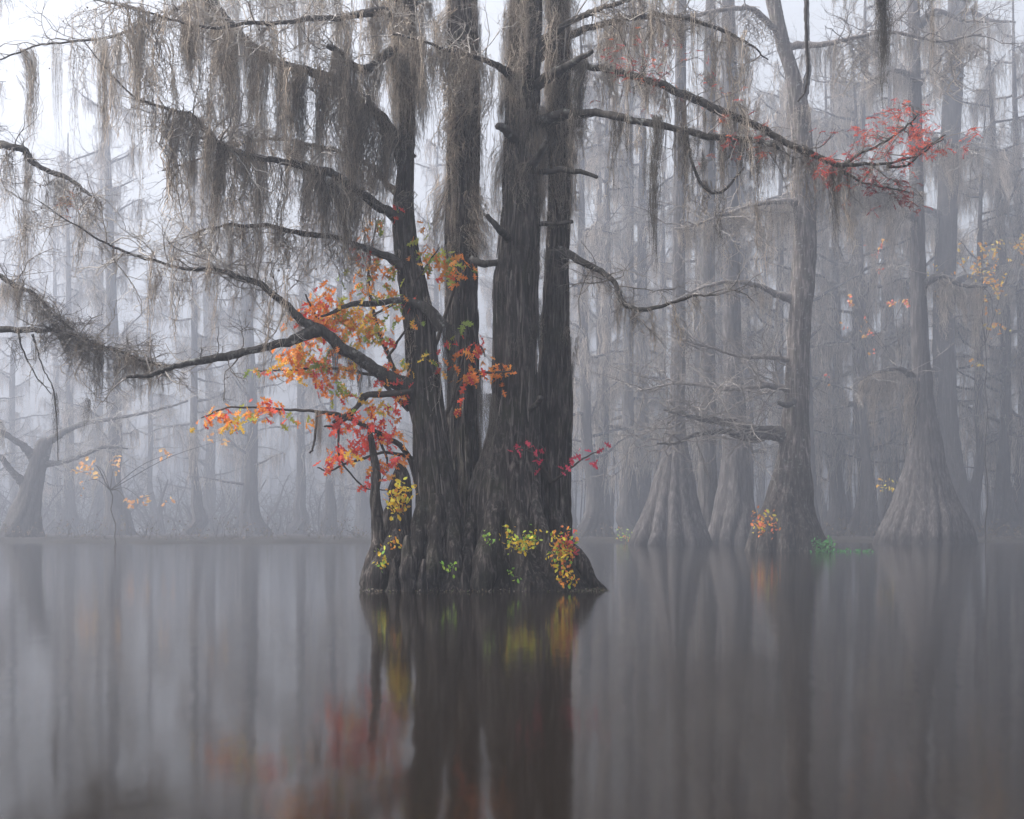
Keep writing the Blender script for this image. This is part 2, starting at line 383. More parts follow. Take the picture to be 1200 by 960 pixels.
MOSS = {}
def moss_variant(key, W, L, tass, strands, thick=0.0031, **kw):
    out = []
    for i in range(4):
        mb = MB(); moss_geo(mb, W, L, tass, strands, thick, **kw); out.append(mb.mesh('hanging_moss_' + key, 'moss', True))
    MOSS[key] = (W, L, out)
moss_variant('column', 0.24, 2.0, 1, 100, depth=0.09, taper=0.55, k=10, wander=0.012)
moss_variant('curtain', 0.7, 1.6, 8, 135, depth=0.10, taper=0.45, wander=0.014)
moss_variant('beard', 0.35, 0.7, 4, 75, depth=0.10, k=6, taper=0.5, wander=0.02)
moss_variant('wisp', 0.07, 1.0, 1, 15, depth=0.035, taper=0.7, wander=0.02, curls=4)
WISPV = []
for me in MOSS['wisp'][2]:
    v_ = np.empty(len(me.vertices) * 3, np.float32); me.vertices.foreach_get('co', v_); q_ = np.empty(len(me.loops), np.int32); me.loops.foreach_get('vertex_index', q_)
    c_ = np.empty(len(me.vertices) * 4, np.float32); me.color_attributes['tint'].data.foreach_get('color', c_); WISPV.append((v_.reshape(-1, 3).astype(float), q_.reshape(-1, 4), c_.reshape(-1, 4)[:, :3]))
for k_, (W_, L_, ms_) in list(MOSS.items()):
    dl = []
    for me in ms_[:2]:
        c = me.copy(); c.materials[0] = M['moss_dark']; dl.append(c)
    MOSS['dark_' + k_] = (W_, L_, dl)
WISPS = MB()
def moss(parent, p, w, l, key, rz=None):
    W, L, ms = MOSS[key]
    if key == 'wisp' and rz != 'single' and (parent.parent or parent).name == 'cypress_tree':      # too thin to pick apart: all in one part of the big tree
        v, q, c = WISPV[rng.integers(4)]; a = rng.uniform(0, 2 * pi); sx, sz = w / W, l / L
        x = v * [sx, max(.5, min(1.4, sx)), sz]
        WISPS.add(np.stack([x[:, 0] * math.cos(a) - x[:, 1] * math.sin(a), x[:, 0] * math.sin(a) + x[:, 1] * math.cos(a), x[:, 2]], 1) + np.asarray(p), q, C=c)
        return None
    rz = None if rz == 'single' else rz
    o = bpy.data.objects.new('hanging_moss', ms[rng.integers(len(ms))]); col.objects.link(o); o.parent = parent
    o.location = tuple(np.asarray(p) - ORG[parent.name])
    o.rotation_euler = (0, 0, rng.uniform(-0.5, 0.5) + (pi if rng.random() < 0.5 else 0) if rz is None else rz)
    o.scale = (w / W, max(0.5, min(1.4, w / W)), l / L)
    return o
def moss_px(parent, u, v0, v1, w, D, key):
    return moss(parent, P(u, v0, D), w / F * D, (v1 - v0) / F * D, key, 'single')

# ------------------------------------------------------------------ branches given in photo pixels
def branch(root, rows, D, mat='branch', twig_mat='twig', twigs=None, mossy=None, wig=0.02, seed=0, name='branch', sides=10, rs=1.0, n=None):
    """rows: (u, v, width, distance offset)"""
    q = np.array([[*P(u, v, D + dd), max(w, 0.8) / 2 / F * D * rs] for u, v, w, dd in rows])
    ln = np.linalg.norm(np.diff(q[:, :3], axis=0), axis=1).sum()
    collar = 0.0 if n else .55
    n = n or int(min(90, max(10, ln * 16)))
    s = smooth_poly(q, n); bp, br = s[:, :3], np.maximum(s[:, 3], 0.004)
    g = np.random.default_rng(seed + 77)
    jit = np.cumsum(g.normal(size=(n, 3)), axis=0); jit -= np.linspace(0, 1, n)[:, None] * jit[-1]
    bp = bp + jit * wig * 0.42 * np.minimum(1, np.arange(n) / 4)[:, None]
    sl_ = np.concatenate([[0], np.cumsum(np.linalg.norm(np.diff(bp, axis=0), axis=1))]); br = br * (1 + collar * np.exp(-sl_ / (5 * br[0])))
    mb = MB(); limb(mb, bp, br, sides, seed=seed)
    ob = mb.build(name, mat, root)
    last = None
    if twigs:
        tb = MB(); last = twig_system(tb, bp, br, **twigs); tb.build('twigs', twig_mat, ob, kind='stuff')
    if mossy:
        cnt, keys, wl_, ll_, ta, tb_ = mossy; ms_ = 1.3 if D > 40 else 1.0
        for i in range(cnt):
            t = (ta + (tb_ - ta) * (i + rng.uniform(0.1, 0.9)) / cnt) * (n - 1); a = int(min(t, n - 2))
            p = bp[a] + (bp[a + 1] - bp[a]) * (t - a) - [0, 0, br[a] * 0.5]
            key = keys[rng.integers(len(keys))]
            tg = bp[a + 1] - bp[a]
            moss(ob, p, rng.uniform(*wl_) * ms_, rng.uniform(*ll_) * ms_ * rng.uniform(0.6, 1.15), key, rz=math.atan2(tg[1], tg[0]) + rng.normal() * 0.2)
    return ob, bp, br, last


# ------------------------------------------------------------------ setting: water, far bank
mb = MB(); mb.add([(-268, -148, 0), (268, -148, 0), (268, 388, 0), (-268, 388, 0)], [(0, 1, 2, 3)])
wat = mb.build('water', 'water', None, False); wat['kind'] = 'structure'

def bank_edge(x): return 84 + 0.16 * (x + 25) + 3.0 * np.sin(x * 0.13) + 1.4 * np.sin(x * 0.41 + 1) + 0.7 * np.sin(x * 1.1 + 2)
mb = MB()
xs = np.linspace(-255, 255, 480); ts = np.concatenate([[-1.2, -0.4, 0, 0.3, 0.8, 1.6, 3, 6], np.linspace(10, 230, 22)])
X, Tt = np.meshgrid(xs, ts); Yb = bank_edge(X) + Tt
Zb = -0.25 + 0.5 * (1 - np.exp(-np.maximum(Tt + 1.2, 0) / 1.6)) + 0.12 * np.sin(X * 0.9 + Tt) * np.exp(-np.abs(Tt) / 6) + 0.07 * np.sin(X * 2.3)
nx = len(xs); i = np.arange(len(ts) - 1)[:, None] * nx; j = np.arange(nx - 1)[None]
mb.add(np.stack([X, Yb, Zb], -1), np.stack([i + j, i + j + 1, i + nx + j + 1, i + nx + j], -1))
bank = mb.build('bank', 'bank', None); bank['kind'] = 'structure'

# ------------------------------------------------------------------ the big cluster in the middle
D0 = 20.0
base = np.array([P(560, 690, D0)[0], D0, 0.0])
big = thing('cypress_tree', base, 'largest dark cypress in the middle, four moss-draped stems rising from one fluted base', 'tree')

def stem(rows, D, seed, lobes=9, flute=0.25, fh=0.9, sides=130, bark=.02, **kw):
    mb = MB(); pr = prof_px(rows, D)
    pr = [(pr[0][0], pr[0][1], -0.35, pr[0][3] * 1.12)] + pr
    info = trunk(mb, pr, sides=sides, dz=0.042, lobes=lobes, flute=flute, fh=fh, seed=seed, bark=bark, gnarl=.035, **kw)
    return mb.build('trunk', 'bark', big), info
# rows from the water up: (column, row, width)
tA, iA = stem([(515, 690, 92), (515, 668, 72), (516, 640, 58), (515, 610, 51), (511, 570, 44), (506, 520, 39), (499, 460, 35), (495, 420, 32), (490, 370, 32), (482, 325, 29), (475, 285, 25), (473, 250, 22), (475, 205, 18), (477, 150, 16), (477, 90, 16), (479, 20, 16), (481, -60, 15), (484, -260, 13), (490, -500, 9)], 19.9, 3, lobes=9, flute=0.30, fh=0.6, knob=.06)
tC, iC = stem([(620, 690, 142), (614, 668, 126), (603, 640, 106), (595, 605, 90), (593, 570, 78), (597, 535, 66), (602, 500, 57), (604, 450, 52), (605, 400, 50), (604, 340, 51), (608, 285, 46), (611, 230, 41), (612, 150, 38), (615, 60, 36), (618, -60, 34), (622, -260, 29), (626, -500, 22)], 20.1, 5, lobes=9, flute=0.24, fh=0.9, knob=.06)
tB, iB = stem([(548, 680, 84), (547, 640, 70), (546, 600, 58), (545, 560, 46), (543, 500, 35), (543, 440, 34), (542, 380, 36), (541, 300, 36), (543, 220, 36), (544, 140, 34), (543, 40, 32), (542, -60, 30), (540, -260, 26), (536, -500, 20)], 20.9, 8, lobes=8, flute=0.2, fh=0.8, knob=.05)
tD, iD = stem([(666, 684, 58), (659, 668, 46), (652, 640, 38), (650, 600, 35), (649, 540, 37), (650, 480, 39), (650, 420, 34), (651, 360, 29), (653, 300, 26), (656, 220, 24), (656, 140, 23), (654, 40, 22), (653, -60, 20), (650, -260, 17), (648, -480, 12)], 20.55, 13, lobes=8, flute=0.2, fh=0.5, knob=.06)

# buttress roots, knees and dead snags round the foot
def root_ridge(name, rows, seed, rough=0.25, sides=14, flat=1.0):
    q = np.array([[*P(u, v, D)[:3], w / 2 / F * D] for u, v, w, D in rows]); s = smooth_poly(q, 40)
    mb = MB(); limb(mb, s[:, :3], np.maximum(s[:, 3], 0.004), sides, rough=rough, seed=seed); return mb.build(name, 'bark', big)
root_ridge('root', [(650, 600, 18, 20.1), (664, 640, 24, 20.0), (682, 668, 26, 19.9), (698, 688, 18, 19.8), (712, 706, 12, 19.7)], 1)
root_ridge('root', [(622, 560, 16, 19.9), (634, 620, 22, 19.65), (650, 665, 26, 19.5), (664, 704, 26, 19.4)], 2)
root_ridge('root', [(588, 540, 18, 19.9), (578, 610, 24, 19.6), (570, 660, 28, 19.45), (564, 704, 30, 19.35)], 3)
root_ridge('root', [(606, 590, 18, 19.65), (612, 640, 22, 19.45), (618, 672, 26, 19.35), (622, 704, 28, 19.25)], 4)
root_ridge('root', [(556, 590, 14, 20.0), (550, 630, 18, 19.85), (546, 665, 20, 19.7), (542, 704, 22, 19.55)], 5)
root_ridge('root', [(497, 590, 16, 19.75), (488, 635, 18, 19.6), (480, 668, 20, 19.5), (470, 706, 22, 19.4)], 6)
root_ridge('root', [(513, 580, 18, 19.7), (510, 640, 20, 19.55), (506, 670, 22, 19.45), (500, 706, 24, 19.35)], 7)
root_ridge('root', [(526, 590, 14, 19.75), (531, 640, 18, 19.6), (535, 670, 20, 19.5), (538, 706, 22, 19.4)], 8)
root_ridge('root', [(470, 600, 16, 19.8), (458, 640, 26, 19.6), (450, 668, 34, 19.5), (442, 702, 42, 19.45)], 9)
root_ridge('knee', [(479, 700, 20, 19.1), (478, 676, 18, 19.1), (477, 652, 13, 19.12), (478, 630, 7, 19.12), (478, 627, 2, 19.12)], 21)
root_ridge('knee', [(496, 700, 16, 19.05), (496, 684, 14, 19.05), (496, 668, 9, 19.06), (497, 656, 4, 19.06)], 22)
root_ridge('knee', [(460, 700, 20, 19.2), (461, 684, 15, 19.2), (462, 668, 10, 19.22), (462, 655, 4, 19.22)], 23)
root_ridge('knee', [(545, 700, 16, 19.1), (544, 684, 12, 19.1), (544, 672, 7, 19.1), (544, 664, 3, 19.1)], 24)
root_ridge('snag', [(438, 700, 36, 19.5), (441, 660, 26, 19.55), (444, 630, 19, 19.6), (441, 600, 15, 19.6), (440, 575, 13, 19.6), (441, 560, 11, 19.6), (437, 530, 8, 19.65), (433, 504, 4, 19.7)], 25)
root_ridge('snag', [(463, 700, 44, 19.7), (466, 650, 38, 19.75), (468, 610, 33, 19.8), (470, 580, 27, 19.8), (470, 555, 18, 19.8), (468, 545, 9, 19.8)], 26)

# limbs
TW = lambda a, b, c, l1=1.0, l2=0.5, l3=0.22, **k: dict(n=(a, b, c), length=(l1, l2, l3), **k)
B = {}
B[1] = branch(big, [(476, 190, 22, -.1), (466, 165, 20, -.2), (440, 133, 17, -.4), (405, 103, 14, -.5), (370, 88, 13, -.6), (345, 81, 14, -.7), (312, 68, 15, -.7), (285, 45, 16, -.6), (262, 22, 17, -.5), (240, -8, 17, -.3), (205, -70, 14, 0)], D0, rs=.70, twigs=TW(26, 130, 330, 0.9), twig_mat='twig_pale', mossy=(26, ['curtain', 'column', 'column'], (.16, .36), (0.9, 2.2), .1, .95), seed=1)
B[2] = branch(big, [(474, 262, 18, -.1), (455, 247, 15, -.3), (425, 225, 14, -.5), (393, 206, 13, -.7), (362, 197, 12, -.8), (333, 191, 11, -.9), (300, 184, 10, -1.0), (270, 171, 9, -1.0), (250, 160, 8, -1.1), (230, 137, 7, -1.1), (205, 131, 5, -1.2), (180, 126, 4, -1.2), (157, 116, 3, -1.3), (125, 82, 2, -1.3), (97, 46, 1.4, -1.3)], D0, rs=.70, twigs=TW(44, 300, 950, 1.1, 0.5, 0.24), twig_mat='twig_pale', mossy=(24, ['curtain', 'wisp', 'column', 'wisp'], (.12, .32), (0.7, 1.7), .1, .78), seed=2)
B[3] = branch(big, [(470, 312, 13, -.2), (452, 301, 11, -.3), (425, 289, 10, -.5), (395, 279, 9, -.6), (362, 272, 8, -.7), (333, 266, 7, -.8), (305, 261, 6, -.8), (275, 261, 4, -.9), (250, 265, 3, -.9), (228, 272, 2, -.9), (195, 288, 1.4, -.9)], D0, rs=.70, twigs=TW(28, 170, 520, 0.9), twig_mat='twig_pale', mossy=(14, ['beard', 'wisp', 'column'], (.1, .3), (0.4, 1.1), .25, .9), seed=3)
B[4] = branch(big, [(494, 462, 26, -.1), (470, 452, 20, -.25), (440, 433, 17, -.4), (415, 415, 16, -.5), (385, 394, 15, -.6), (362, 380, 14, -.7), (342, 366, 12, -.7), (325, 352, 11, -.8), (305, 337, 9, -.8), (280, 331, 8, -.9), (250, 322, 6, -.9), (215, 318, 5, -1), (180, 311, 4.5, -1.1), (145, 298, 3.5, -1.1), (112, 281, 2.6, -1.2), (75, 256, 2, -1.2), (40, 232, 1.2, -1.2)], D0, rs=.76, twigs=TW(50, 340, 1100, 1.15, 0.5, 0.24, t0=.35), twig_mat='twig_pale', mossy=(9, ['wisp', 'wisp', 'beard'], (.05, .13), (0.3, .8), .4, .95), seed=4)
B[5] = branch(big, [(372, 386, 11, -.68), (352, 395, 10, -.8), (325, 402, 9, -.95), (295, 410, 8.5, -1.1), (262, 419, 8, -1.2), (230, 428, 7, -1.3), (200, 435, 6, -1.4), (172, 440, 5, -1.5), (148, 442, 3, -1.6)], D0, twigs=TW(16, 60, 130, 0.7, 0.35, 0.18, t0=.15), seed=5)
B[6] = branch(big, [(518, 384, 12, -.25), (508, 369, 10, -.3), (496, 360, 9, -.35), (476, 353, 8, -.4), (450, 352, 7, -.5), (420, 352, 6, -.5), (400, 360, 5, -.55), (376, 371, 2, -.6)], D0, seed=6)
B[7] = branch(big, [(622, 146, 17, .1), (660, 133, 15, -.1), (690, 130, 14, -.3), (720, 133, 13, -.5), (755, 143, 12, -.6), (795, 150, 11, -.7), (830, 157, 11, -.8), (870, 163, 11, -.8), (897, 168, 10, -.9), (913, 174, 5, -.9)], D0, rs=.70, twigs=TW(10, 34, 60, 0.8), mossy=(9, ['wisp', 'beard', 'wisp'], (.07, .2), (0.4, 1.1), .1, .95), seed=7)
B[8] = branch(big, [(622, 106, 14, .1), (650, 86, 13, -.1), (675, 77, 13, 0), (700, 79, 13, -.1), (728, 87, 12, -.2), (760, 97, 12, -.3), (790, 109, 12, -.4), (815, 121, 12, -.4), (845, 135, 13, -.5), (880, 152, 12, -.6), (905, 165, 11, -.6), (940, 182, 11, -.7), (978, 198, 9, -.7), (1010, 197, 6, -.8), (1045, 195, 4, -.8), (1078, 182, 3, -.8), (1106, 163, 1.6, -.8)], D0, rs=.70, twigs=TW(38, 130, 260, 0.75, 0.4, 0.2, t0=.25), mossy=(13, ['beard', 'curtain', 'beard'], (.2, .45), (0.4, 0.95), .22, .86), seed=8)
B[9] = branch(big, [(622, 106, 9, .05), (655, 80, 8, -.25), (675, 69, 7, -.5), (694, 59, 5, -.6)], D0, seed=9)
B[10] = branch(big, [(652, 292, 10, .5), (680, 306, 8, -.1), (700, 316, 7, -.2), (718, 333, 6, -.4), (727, 350, 6, -.5), (752, 363, 5, -.6), (783, 357, 4, -.7), (812, 347, 3, -.8), (838, 345, 2, -.9)], D0, twigs=TW(18, 80, 220, 0.8, 0.4, 0.2, t0=.15), mossy=(9, ['wisp', 'beard', 'wisp'], (.06, .22), (0.3, .8), .1, .9), seed=10)
for k_, (r_, dd) in enumerate([([(600, 285, 11, 0), (585, 268, 8, -.5), (571, 252, 5, -.6)], 0), ([(622, 202, 7, .15), (670, 202, 6, -.3), (700, 208, 4, -.4)], 0), ([(622, 263, 6, .15), (658, 260, 5, -.2), (671, 260, 4, -.2)], 0),
                               ([(604, 309, 9, .1), (570, 308, 8, 0), (552, 303, 6, .2)], 0), ([(608, 168, 12, .1), (592, 152, 10, -.5), (582, 148, 8, -.6)], 0), ([(614, 205, 10, 0), (634, 178, 8, -.5), (640, 165, 5, -.55)], 0),
                               ([(622, 480, 7, -.2), (632, 470, 6, -.75), (632, 468, 4, -.8)], 0)]):
    branch(big, r_, D0 + dd, seed=30 + k_, n=12)
# the upper limbs with pale twigs that fill the top of the picture
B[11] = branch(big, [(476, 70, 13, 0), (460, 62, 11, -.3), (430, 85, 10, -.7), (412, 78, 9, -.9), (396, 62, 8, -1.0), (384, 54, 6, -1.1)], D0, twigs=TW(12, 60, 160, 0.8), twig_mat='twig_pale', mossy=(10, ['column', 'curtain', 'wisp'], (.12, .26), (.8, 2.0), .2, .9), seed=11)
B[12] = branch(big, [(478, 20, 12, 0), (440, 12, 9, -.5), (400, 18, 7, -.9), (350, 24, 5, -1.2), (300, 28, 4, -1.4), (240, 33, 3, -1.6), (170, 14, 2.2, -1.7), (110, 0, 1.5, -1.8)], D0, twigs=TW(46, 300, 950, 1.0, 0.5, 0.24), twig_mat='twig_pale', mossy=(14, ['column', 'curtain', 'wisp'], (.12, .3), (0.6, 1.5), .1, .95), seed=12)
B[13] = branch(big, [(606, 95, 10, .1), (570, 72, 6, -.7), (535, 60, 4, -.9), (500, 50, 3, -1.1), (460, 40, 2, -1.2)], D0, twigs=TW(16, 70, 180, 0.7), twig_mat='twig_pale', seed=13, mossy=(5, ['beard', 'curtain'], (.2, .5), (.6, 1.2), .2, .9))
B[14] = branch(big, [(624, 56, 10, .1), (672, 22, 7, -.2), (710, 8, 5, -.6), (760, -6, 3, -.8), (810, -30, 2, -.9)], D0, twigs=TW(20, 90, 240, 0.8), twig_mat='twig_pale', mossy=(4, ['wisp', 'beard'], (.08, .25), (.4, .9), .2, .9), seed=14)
B[15] = branch(big, [(470, 230, 8, 0), (430, 190, 6, .8), (380, 170, 5, 1.4), (320, 160, 4, 2.0), (250, 180, 3, 2.4), (190, 200, 2, 2.6)], D0, twigs=TW(30, 160, 420, 0.9, 0.5, 0.24), mossy=(13, ['curtain', 'column', 'wisp'], (.15, .34), (0.6, 1.7), .1, .95), seed=15)
B[16] = branch(big, [(476, 40, 10, 0), (430, -10, 9, .8), (370, -30, 8, 1.4), (300, -20, 6, 2.0), (220, 10, 5, 2.4), (140, 45, 4, 2.6), (60, 50, 3, 2.6), (0, 70, 2, 2.6)], D0, twigs=TW(30, 160, 460, 1.0, 0.5, 0.24), mossy=(12, ['curtain', 'column', 'column', 'wisp'], (.15, .34), (0.8, 2.1), .1, .95), seed=16)
B[17] = branch(big, [(624, 70, 10, .1), (700, 30, 8, .8), (780, 20, 6, 1.2), (850, 40, 4, 1.5), (900, 70, 2, 1.6)], D0, twigs=TW(24, 120, 300, 0.8), mossy=(10, ['curtain', 'beard', 'wisp'], (.15, .4), (.5, 1.1), .1, .95), seed=17)

# a looping vine under the right limb, and a thin vine
B[18] = branch(big, [(803, 150, 3, -.7), (810, 185, 3, -.75), (820, 212, 3, -.75), (835, 226, 3, -.75), (850, 223, 3, -.8), (862, 209, 2.4, -.8), (872, 196, 1.6, -.8)], D0, seed=18, name='vine', sides=6, wig=0.01)
moss_px(B[18][0], 812, 178, 240, 18, D0 - .75, 'dark_beard'); moss_px(B[18][0], 823, 212, 270, 14, D0 - .75, 'wisp'); moss_px(B[18][0], 838, 226, 310, 8, D0 - .75, 'dark_wisp')

# moss sheathing the stems
def sheath(ob, info, D, v0, v1, cnt, wmul=1.0, keys=('curtain', 'column', 'curtain'), front=0.75, ll=(0.6, 1.5)):
    z, cx, cyy, R = info
    for i in range(cnt):
        v = v0 + (v1 - v0) * (i + rng.random()) / cnt; zz = CAMZ + (HOR - v) / F * D
        a = rng.uniform(0, 2 * pi) if rng.random() > front else rng.uniform(pi * 0.95, pi * 2.05)
        r = np.interp(zz, z, R) * 0.97
        p = (np.interp(zz, z, cx) + r * math.cos(a), np.interp(zz, z, cyy) + r * math.sin(a), zz)
        moss(ob, p, rng.uniform(0.16, 0.42) * wmul, rng.uniform(*ll), keys[rng.integers(len(keys))], rz=a + pi / 2 + rng.normal() * 0.15)
sheath(tA, iA, D0, -60, 110, 26, 1.5, ll=(0.8, 1.8))
sheath(tA, iA, D0, 110, 440, 8, 0.45, keys=('wisp', 'beard'), ll=(.3, .8))
sheath(tB, iB, D0 + .8, -60, 300, 34, 1.2, ll=(.7, 1.6))
sheath(tC, iC, D0, -60, 210, 30, 1.3, ll=(.7, 1.5))
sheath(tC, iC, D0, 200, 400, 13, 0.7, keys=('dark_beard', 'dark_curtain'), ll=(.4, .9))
sheath(tD, iD, D0 + .5, -60, 180, 24, 1.1, ll=(.7, 1.6))
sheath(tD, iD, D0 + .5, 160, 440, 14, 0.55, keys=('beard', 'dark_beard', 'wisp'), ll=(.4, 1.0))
for b_, n_, t0_, t1_ in [(8, 10, .1, .7), (7, 8, .1, .9), (17, 10, .1, .95), (14, 8, .1, .95), (13, 6, .1, .9), (12, 12, .1, .95), (1, 10, .2, 1), (2, 10, .1, .9), (16, 10, .1, .95)]:
    bp_ = B[b_][1]
    for i_ in range(n_):
        p_ = bp_[int((t0_ + (t1_ - t0_) * (i_ + rng.random()) / n_) * (len(bp_) - 1))]
        moss(B[b_][0], p_ + rng.normal(size=3) * [.1, .25, 0], rng.uniform(.05, .13), rng.uniform(.7, 2.2), 'wisp')
# single tassels one can point at
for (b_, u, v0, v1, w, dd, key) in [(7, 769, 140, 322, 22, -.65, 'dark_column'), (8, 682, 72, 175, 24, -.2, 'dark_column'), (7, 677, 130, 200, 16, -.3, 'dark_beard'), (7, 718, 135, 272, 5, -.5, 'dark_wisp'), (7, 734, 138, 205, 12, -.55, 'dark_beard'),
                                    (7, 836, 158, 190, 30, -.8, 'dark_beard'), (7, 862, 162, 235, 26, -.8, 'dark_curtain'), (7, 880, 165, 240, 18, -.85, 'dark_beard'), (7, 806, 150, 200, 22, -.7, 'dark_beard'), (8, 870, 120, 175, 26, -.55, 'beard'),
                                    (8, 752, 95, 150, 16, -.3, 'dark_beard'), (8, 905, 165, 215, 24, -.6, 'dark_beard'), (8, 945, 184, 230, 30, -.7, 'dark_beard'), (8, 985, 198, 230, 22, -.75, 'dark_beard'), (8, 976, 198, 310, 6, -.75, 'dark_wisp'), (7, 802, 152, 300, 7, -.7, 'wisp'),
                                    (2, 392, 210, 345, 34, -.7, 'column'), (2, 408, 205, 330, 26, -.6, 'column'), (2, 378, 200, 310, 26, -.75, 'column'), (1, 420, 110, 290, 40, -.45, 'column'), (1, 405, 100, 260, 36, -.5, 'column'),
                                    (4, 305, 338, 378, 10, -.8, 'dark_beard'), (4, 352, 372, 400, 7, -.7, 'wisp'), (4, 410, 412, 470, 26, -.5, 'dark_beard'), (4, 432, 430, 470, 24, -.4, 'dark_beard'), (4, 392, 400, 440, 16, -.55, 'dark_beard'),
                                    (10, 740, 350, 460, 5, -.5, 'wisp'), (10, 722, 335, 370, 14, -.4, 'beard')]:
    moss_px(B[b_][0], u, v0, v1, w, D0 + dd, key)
moss_px(tC, 562, 440, 560, 10, D0 - .35, 'dark_column'); moss_px(tC, 575, 462, 560, 14, D0 - .6, 'dark_column'); moss_px(tB, 522, 380, 520, 20, D0 - .1, 'dark_column'); moss_px(tD, 668, 395, 430, 18, D0 + .3, 'dark_beard')

for b_, n_ in [(1, 22), (2, 30), (3, 14), (12, 26), (16, 22), (15, 18), (17, 14), (14, 12), (13, 10), (8, 10), (4, 10)]:
    q_ = B[b_][3][0]; idx = rng.integers(len(q_), size=n_)
    for i_ in idx: moss(B[b_][0], q_[i_, 2], rng.uniform(.05, .16), rng.uniform(.4, 1.5), 'wisp')
# loose fibrous strips of bark on the upper stems
mb = MB()
for info, z0_, n_ in ((iA, 1.0, 420), (iC, 1.3, 620), (iB, 1.3, 380), (iD, .9, 420)):
    z_, cx_, cy_, R_ = info; zz = rng.uniform(z0_, 8.6, n_); a = rng.uniform(0, 2 * pi, n_); ln = rng.uniform(.12, .6, n_); kk = 5
    zt = zz[:, None] + ln[:, None] * np.linspace(-.5, .5, kk)[None]; aa = a[:, None] + np.cumsum(rng.normal(size=(n_, kk)) * .018, axis=1)
    rr = np.interp(zt, z_, R_) * 1.02 + .006 + rng.uniform(0, .016, (n_, 1)) * np.linspace(1, -.6, kk)[None] * rng.choice([-1, 1], (n_, 1))
    pts_ = np.stack([np.interp(zt, z_, cx_) + rr * np.cos(aa), np.interp(zt, z_, cy_) + rr * np.sin(aa), zt], -1)
    tubes(mb, pts_, rng.uniform(.006, .015, (n_, 1)) * np.array([[.3, .9, 1, .8, .25]]), 4, C=np.repeat(np.array([[.085, .074, .068]]) * rng.lognormal(0, .55, (n_, 1)), kk * 4, axis=0))
mb.build('bark_strips', 'strip', big, kind='stuff')
WISPS.build('moss_wisps', 'moss', big, kind='stuff')

# reddish feathery leaf sprays still on the right-hand limbs
def feathery(mb, at, n, Ls=(0.07, 0.16), cols=((.62, .10, .08), (.7, .18, .11), (.5, .08, .08)), thick=0.004, needles=12):
    p = at[rng.integers(len(at), size=n)]
    d = rng.normal(size=(n, 3)) * [1, 1, 0.5] + [0, 0, -0.25]
    q, R = grow(p, d, rng.uniform(*Ls, n), np.full(n, thick * .7), k=5, wig=0.15, droop=0.1, tip=0.5)
    c = np.array(cols)[rng.integers(len(cols), size=n)] * rng.uniform(.7, 1.3, (n, 1))
    tubes(mb, q, R, 3, C=np.repeat(c, 15, axis=0))
    m = n * needles; idx = np.repeat(np.arange(n), needles); t = rng.uniform(0.15, 1, m) * 4; a = np.minimum(t.astype(int), 3); f = (t - a)[:, None]
    s = q[idx, a] * (1 - f) + q[idx, a + 1] * f; tg = unit(q[idx, a + 1] - q[idx, a])
    sd = unit(np.cross(tg, np.array([0.1, 0.2, 1.0]))) * rng.choice([-1, 1], (m, 1))
    e = s + (sd * 0.9 + tg * 0.5) * rng.uniform(0.018, 0.045, (m, 1)) + [0, 0, -0.006]
    mid = (s + e) / 2 + np.cross(sd, tg) * thick * 1.3
    V = np.stack([s, mid, e, (s + e) / 2 - np.cross(sd, tg) * thick * 1.3], 1)
    Q = np.arange(m * 4).reshape(m, 4)
    mb.add(V.reshape(-1, 3), Q, C=np.repeat(np.repeat(c, needles, axis=0), 4, axis=0))
q8, _ = B[8][3]
pts = q8.reshape(-1, 3); px = pts[:, 0] / pts[:, 1] * F + U0
mb = MB(); feathery(mb, pts[px > 950], 210); feathery(mb, pts[(px > 690) & (px < 900)], 170, cols=((.55, .12, .1), (.62, .2, .11), (.38, .09, .09)))
RED = branch(big, [(985, 197, 4, -.75), (1010, 180, 3, -.8), (1040, 165, 2.4, -.85), (1062, 149, 2, -.85), (1076, 134, 1.4, -.9)], D0, twigs=TW(14, 50, 110, .35, .22, .12, t0=.1), seed=41)
feathery(mb, RED[3][0].reshape(-1, 3), 130)
RED2 = branch(big, [(985, 200, 3.5, -.7), (1010, 212, 2.4, -.7), (1035, 218, 2, -.7), (1066, 226, 1.2, -.7)], D0, twigs=TW(10, 36, 70, .3, .2, .12, t0=.2), seed=42)
feathery(mb, RED2[3][0].reshape(-1, 3), 70, cols=((.32, .06, .06), (.25, .05, .05)))
RED3 = branch(big, [(1040, 196, 3, -.8), (1065, 192, 2.4, -.8), (1085, 172, 2, -.8), (1108, 158, 1.2, -.8)], D0, twigs=TW(10, 40, 90, .28, .2, .12, t0=.1), seed=43)
feathery(mb, RED3[3][0].reshape(-1, 3), 110, cols=((.72, .11, .09), (.75, .19, .12)))
mb.build('red_foliage', 'leaf_small', big, False, kind='stuff')

# little round cones dangling from the twigs
mb = MB()
for b_ in (1, 2, 3, 4, 12, 16, 13):
    q, _ = B[b_][3]; e = q[rng.integers(len(q), size=8), -1]
    for c in e:
        r = rng.uniform(.011, .016); phi = np.linspace(0, pi, 5)[1:-1]; a = np.arange(6) * pi / 3
        ring = np.array([[math.sin(p_) * math.cos(a_), math.sin(p_) * math.sin(a_), math.cos(p_)] for p_ in phi for a_ in a])
        V = np.vstack([ring, [[0, 0, 1], [0, 0, -1]]]) * r + c
        Q = [(i * 6 + j, i * 6 + (j + 1) % 6, (i + 1) * 6 + (j + 1) % 6, (i + 1) * 6 + j) for i in range(2) for j in range(6)]
        T = [(18, j, (j + 1) % 6) for j in range(6)] + [(19, 12 + (j + 1) % 6, 12 + j) for j in range(6)]
        mb.add(V, Q, T)
mb.build('cones', 'cone', big, kind='stuff')

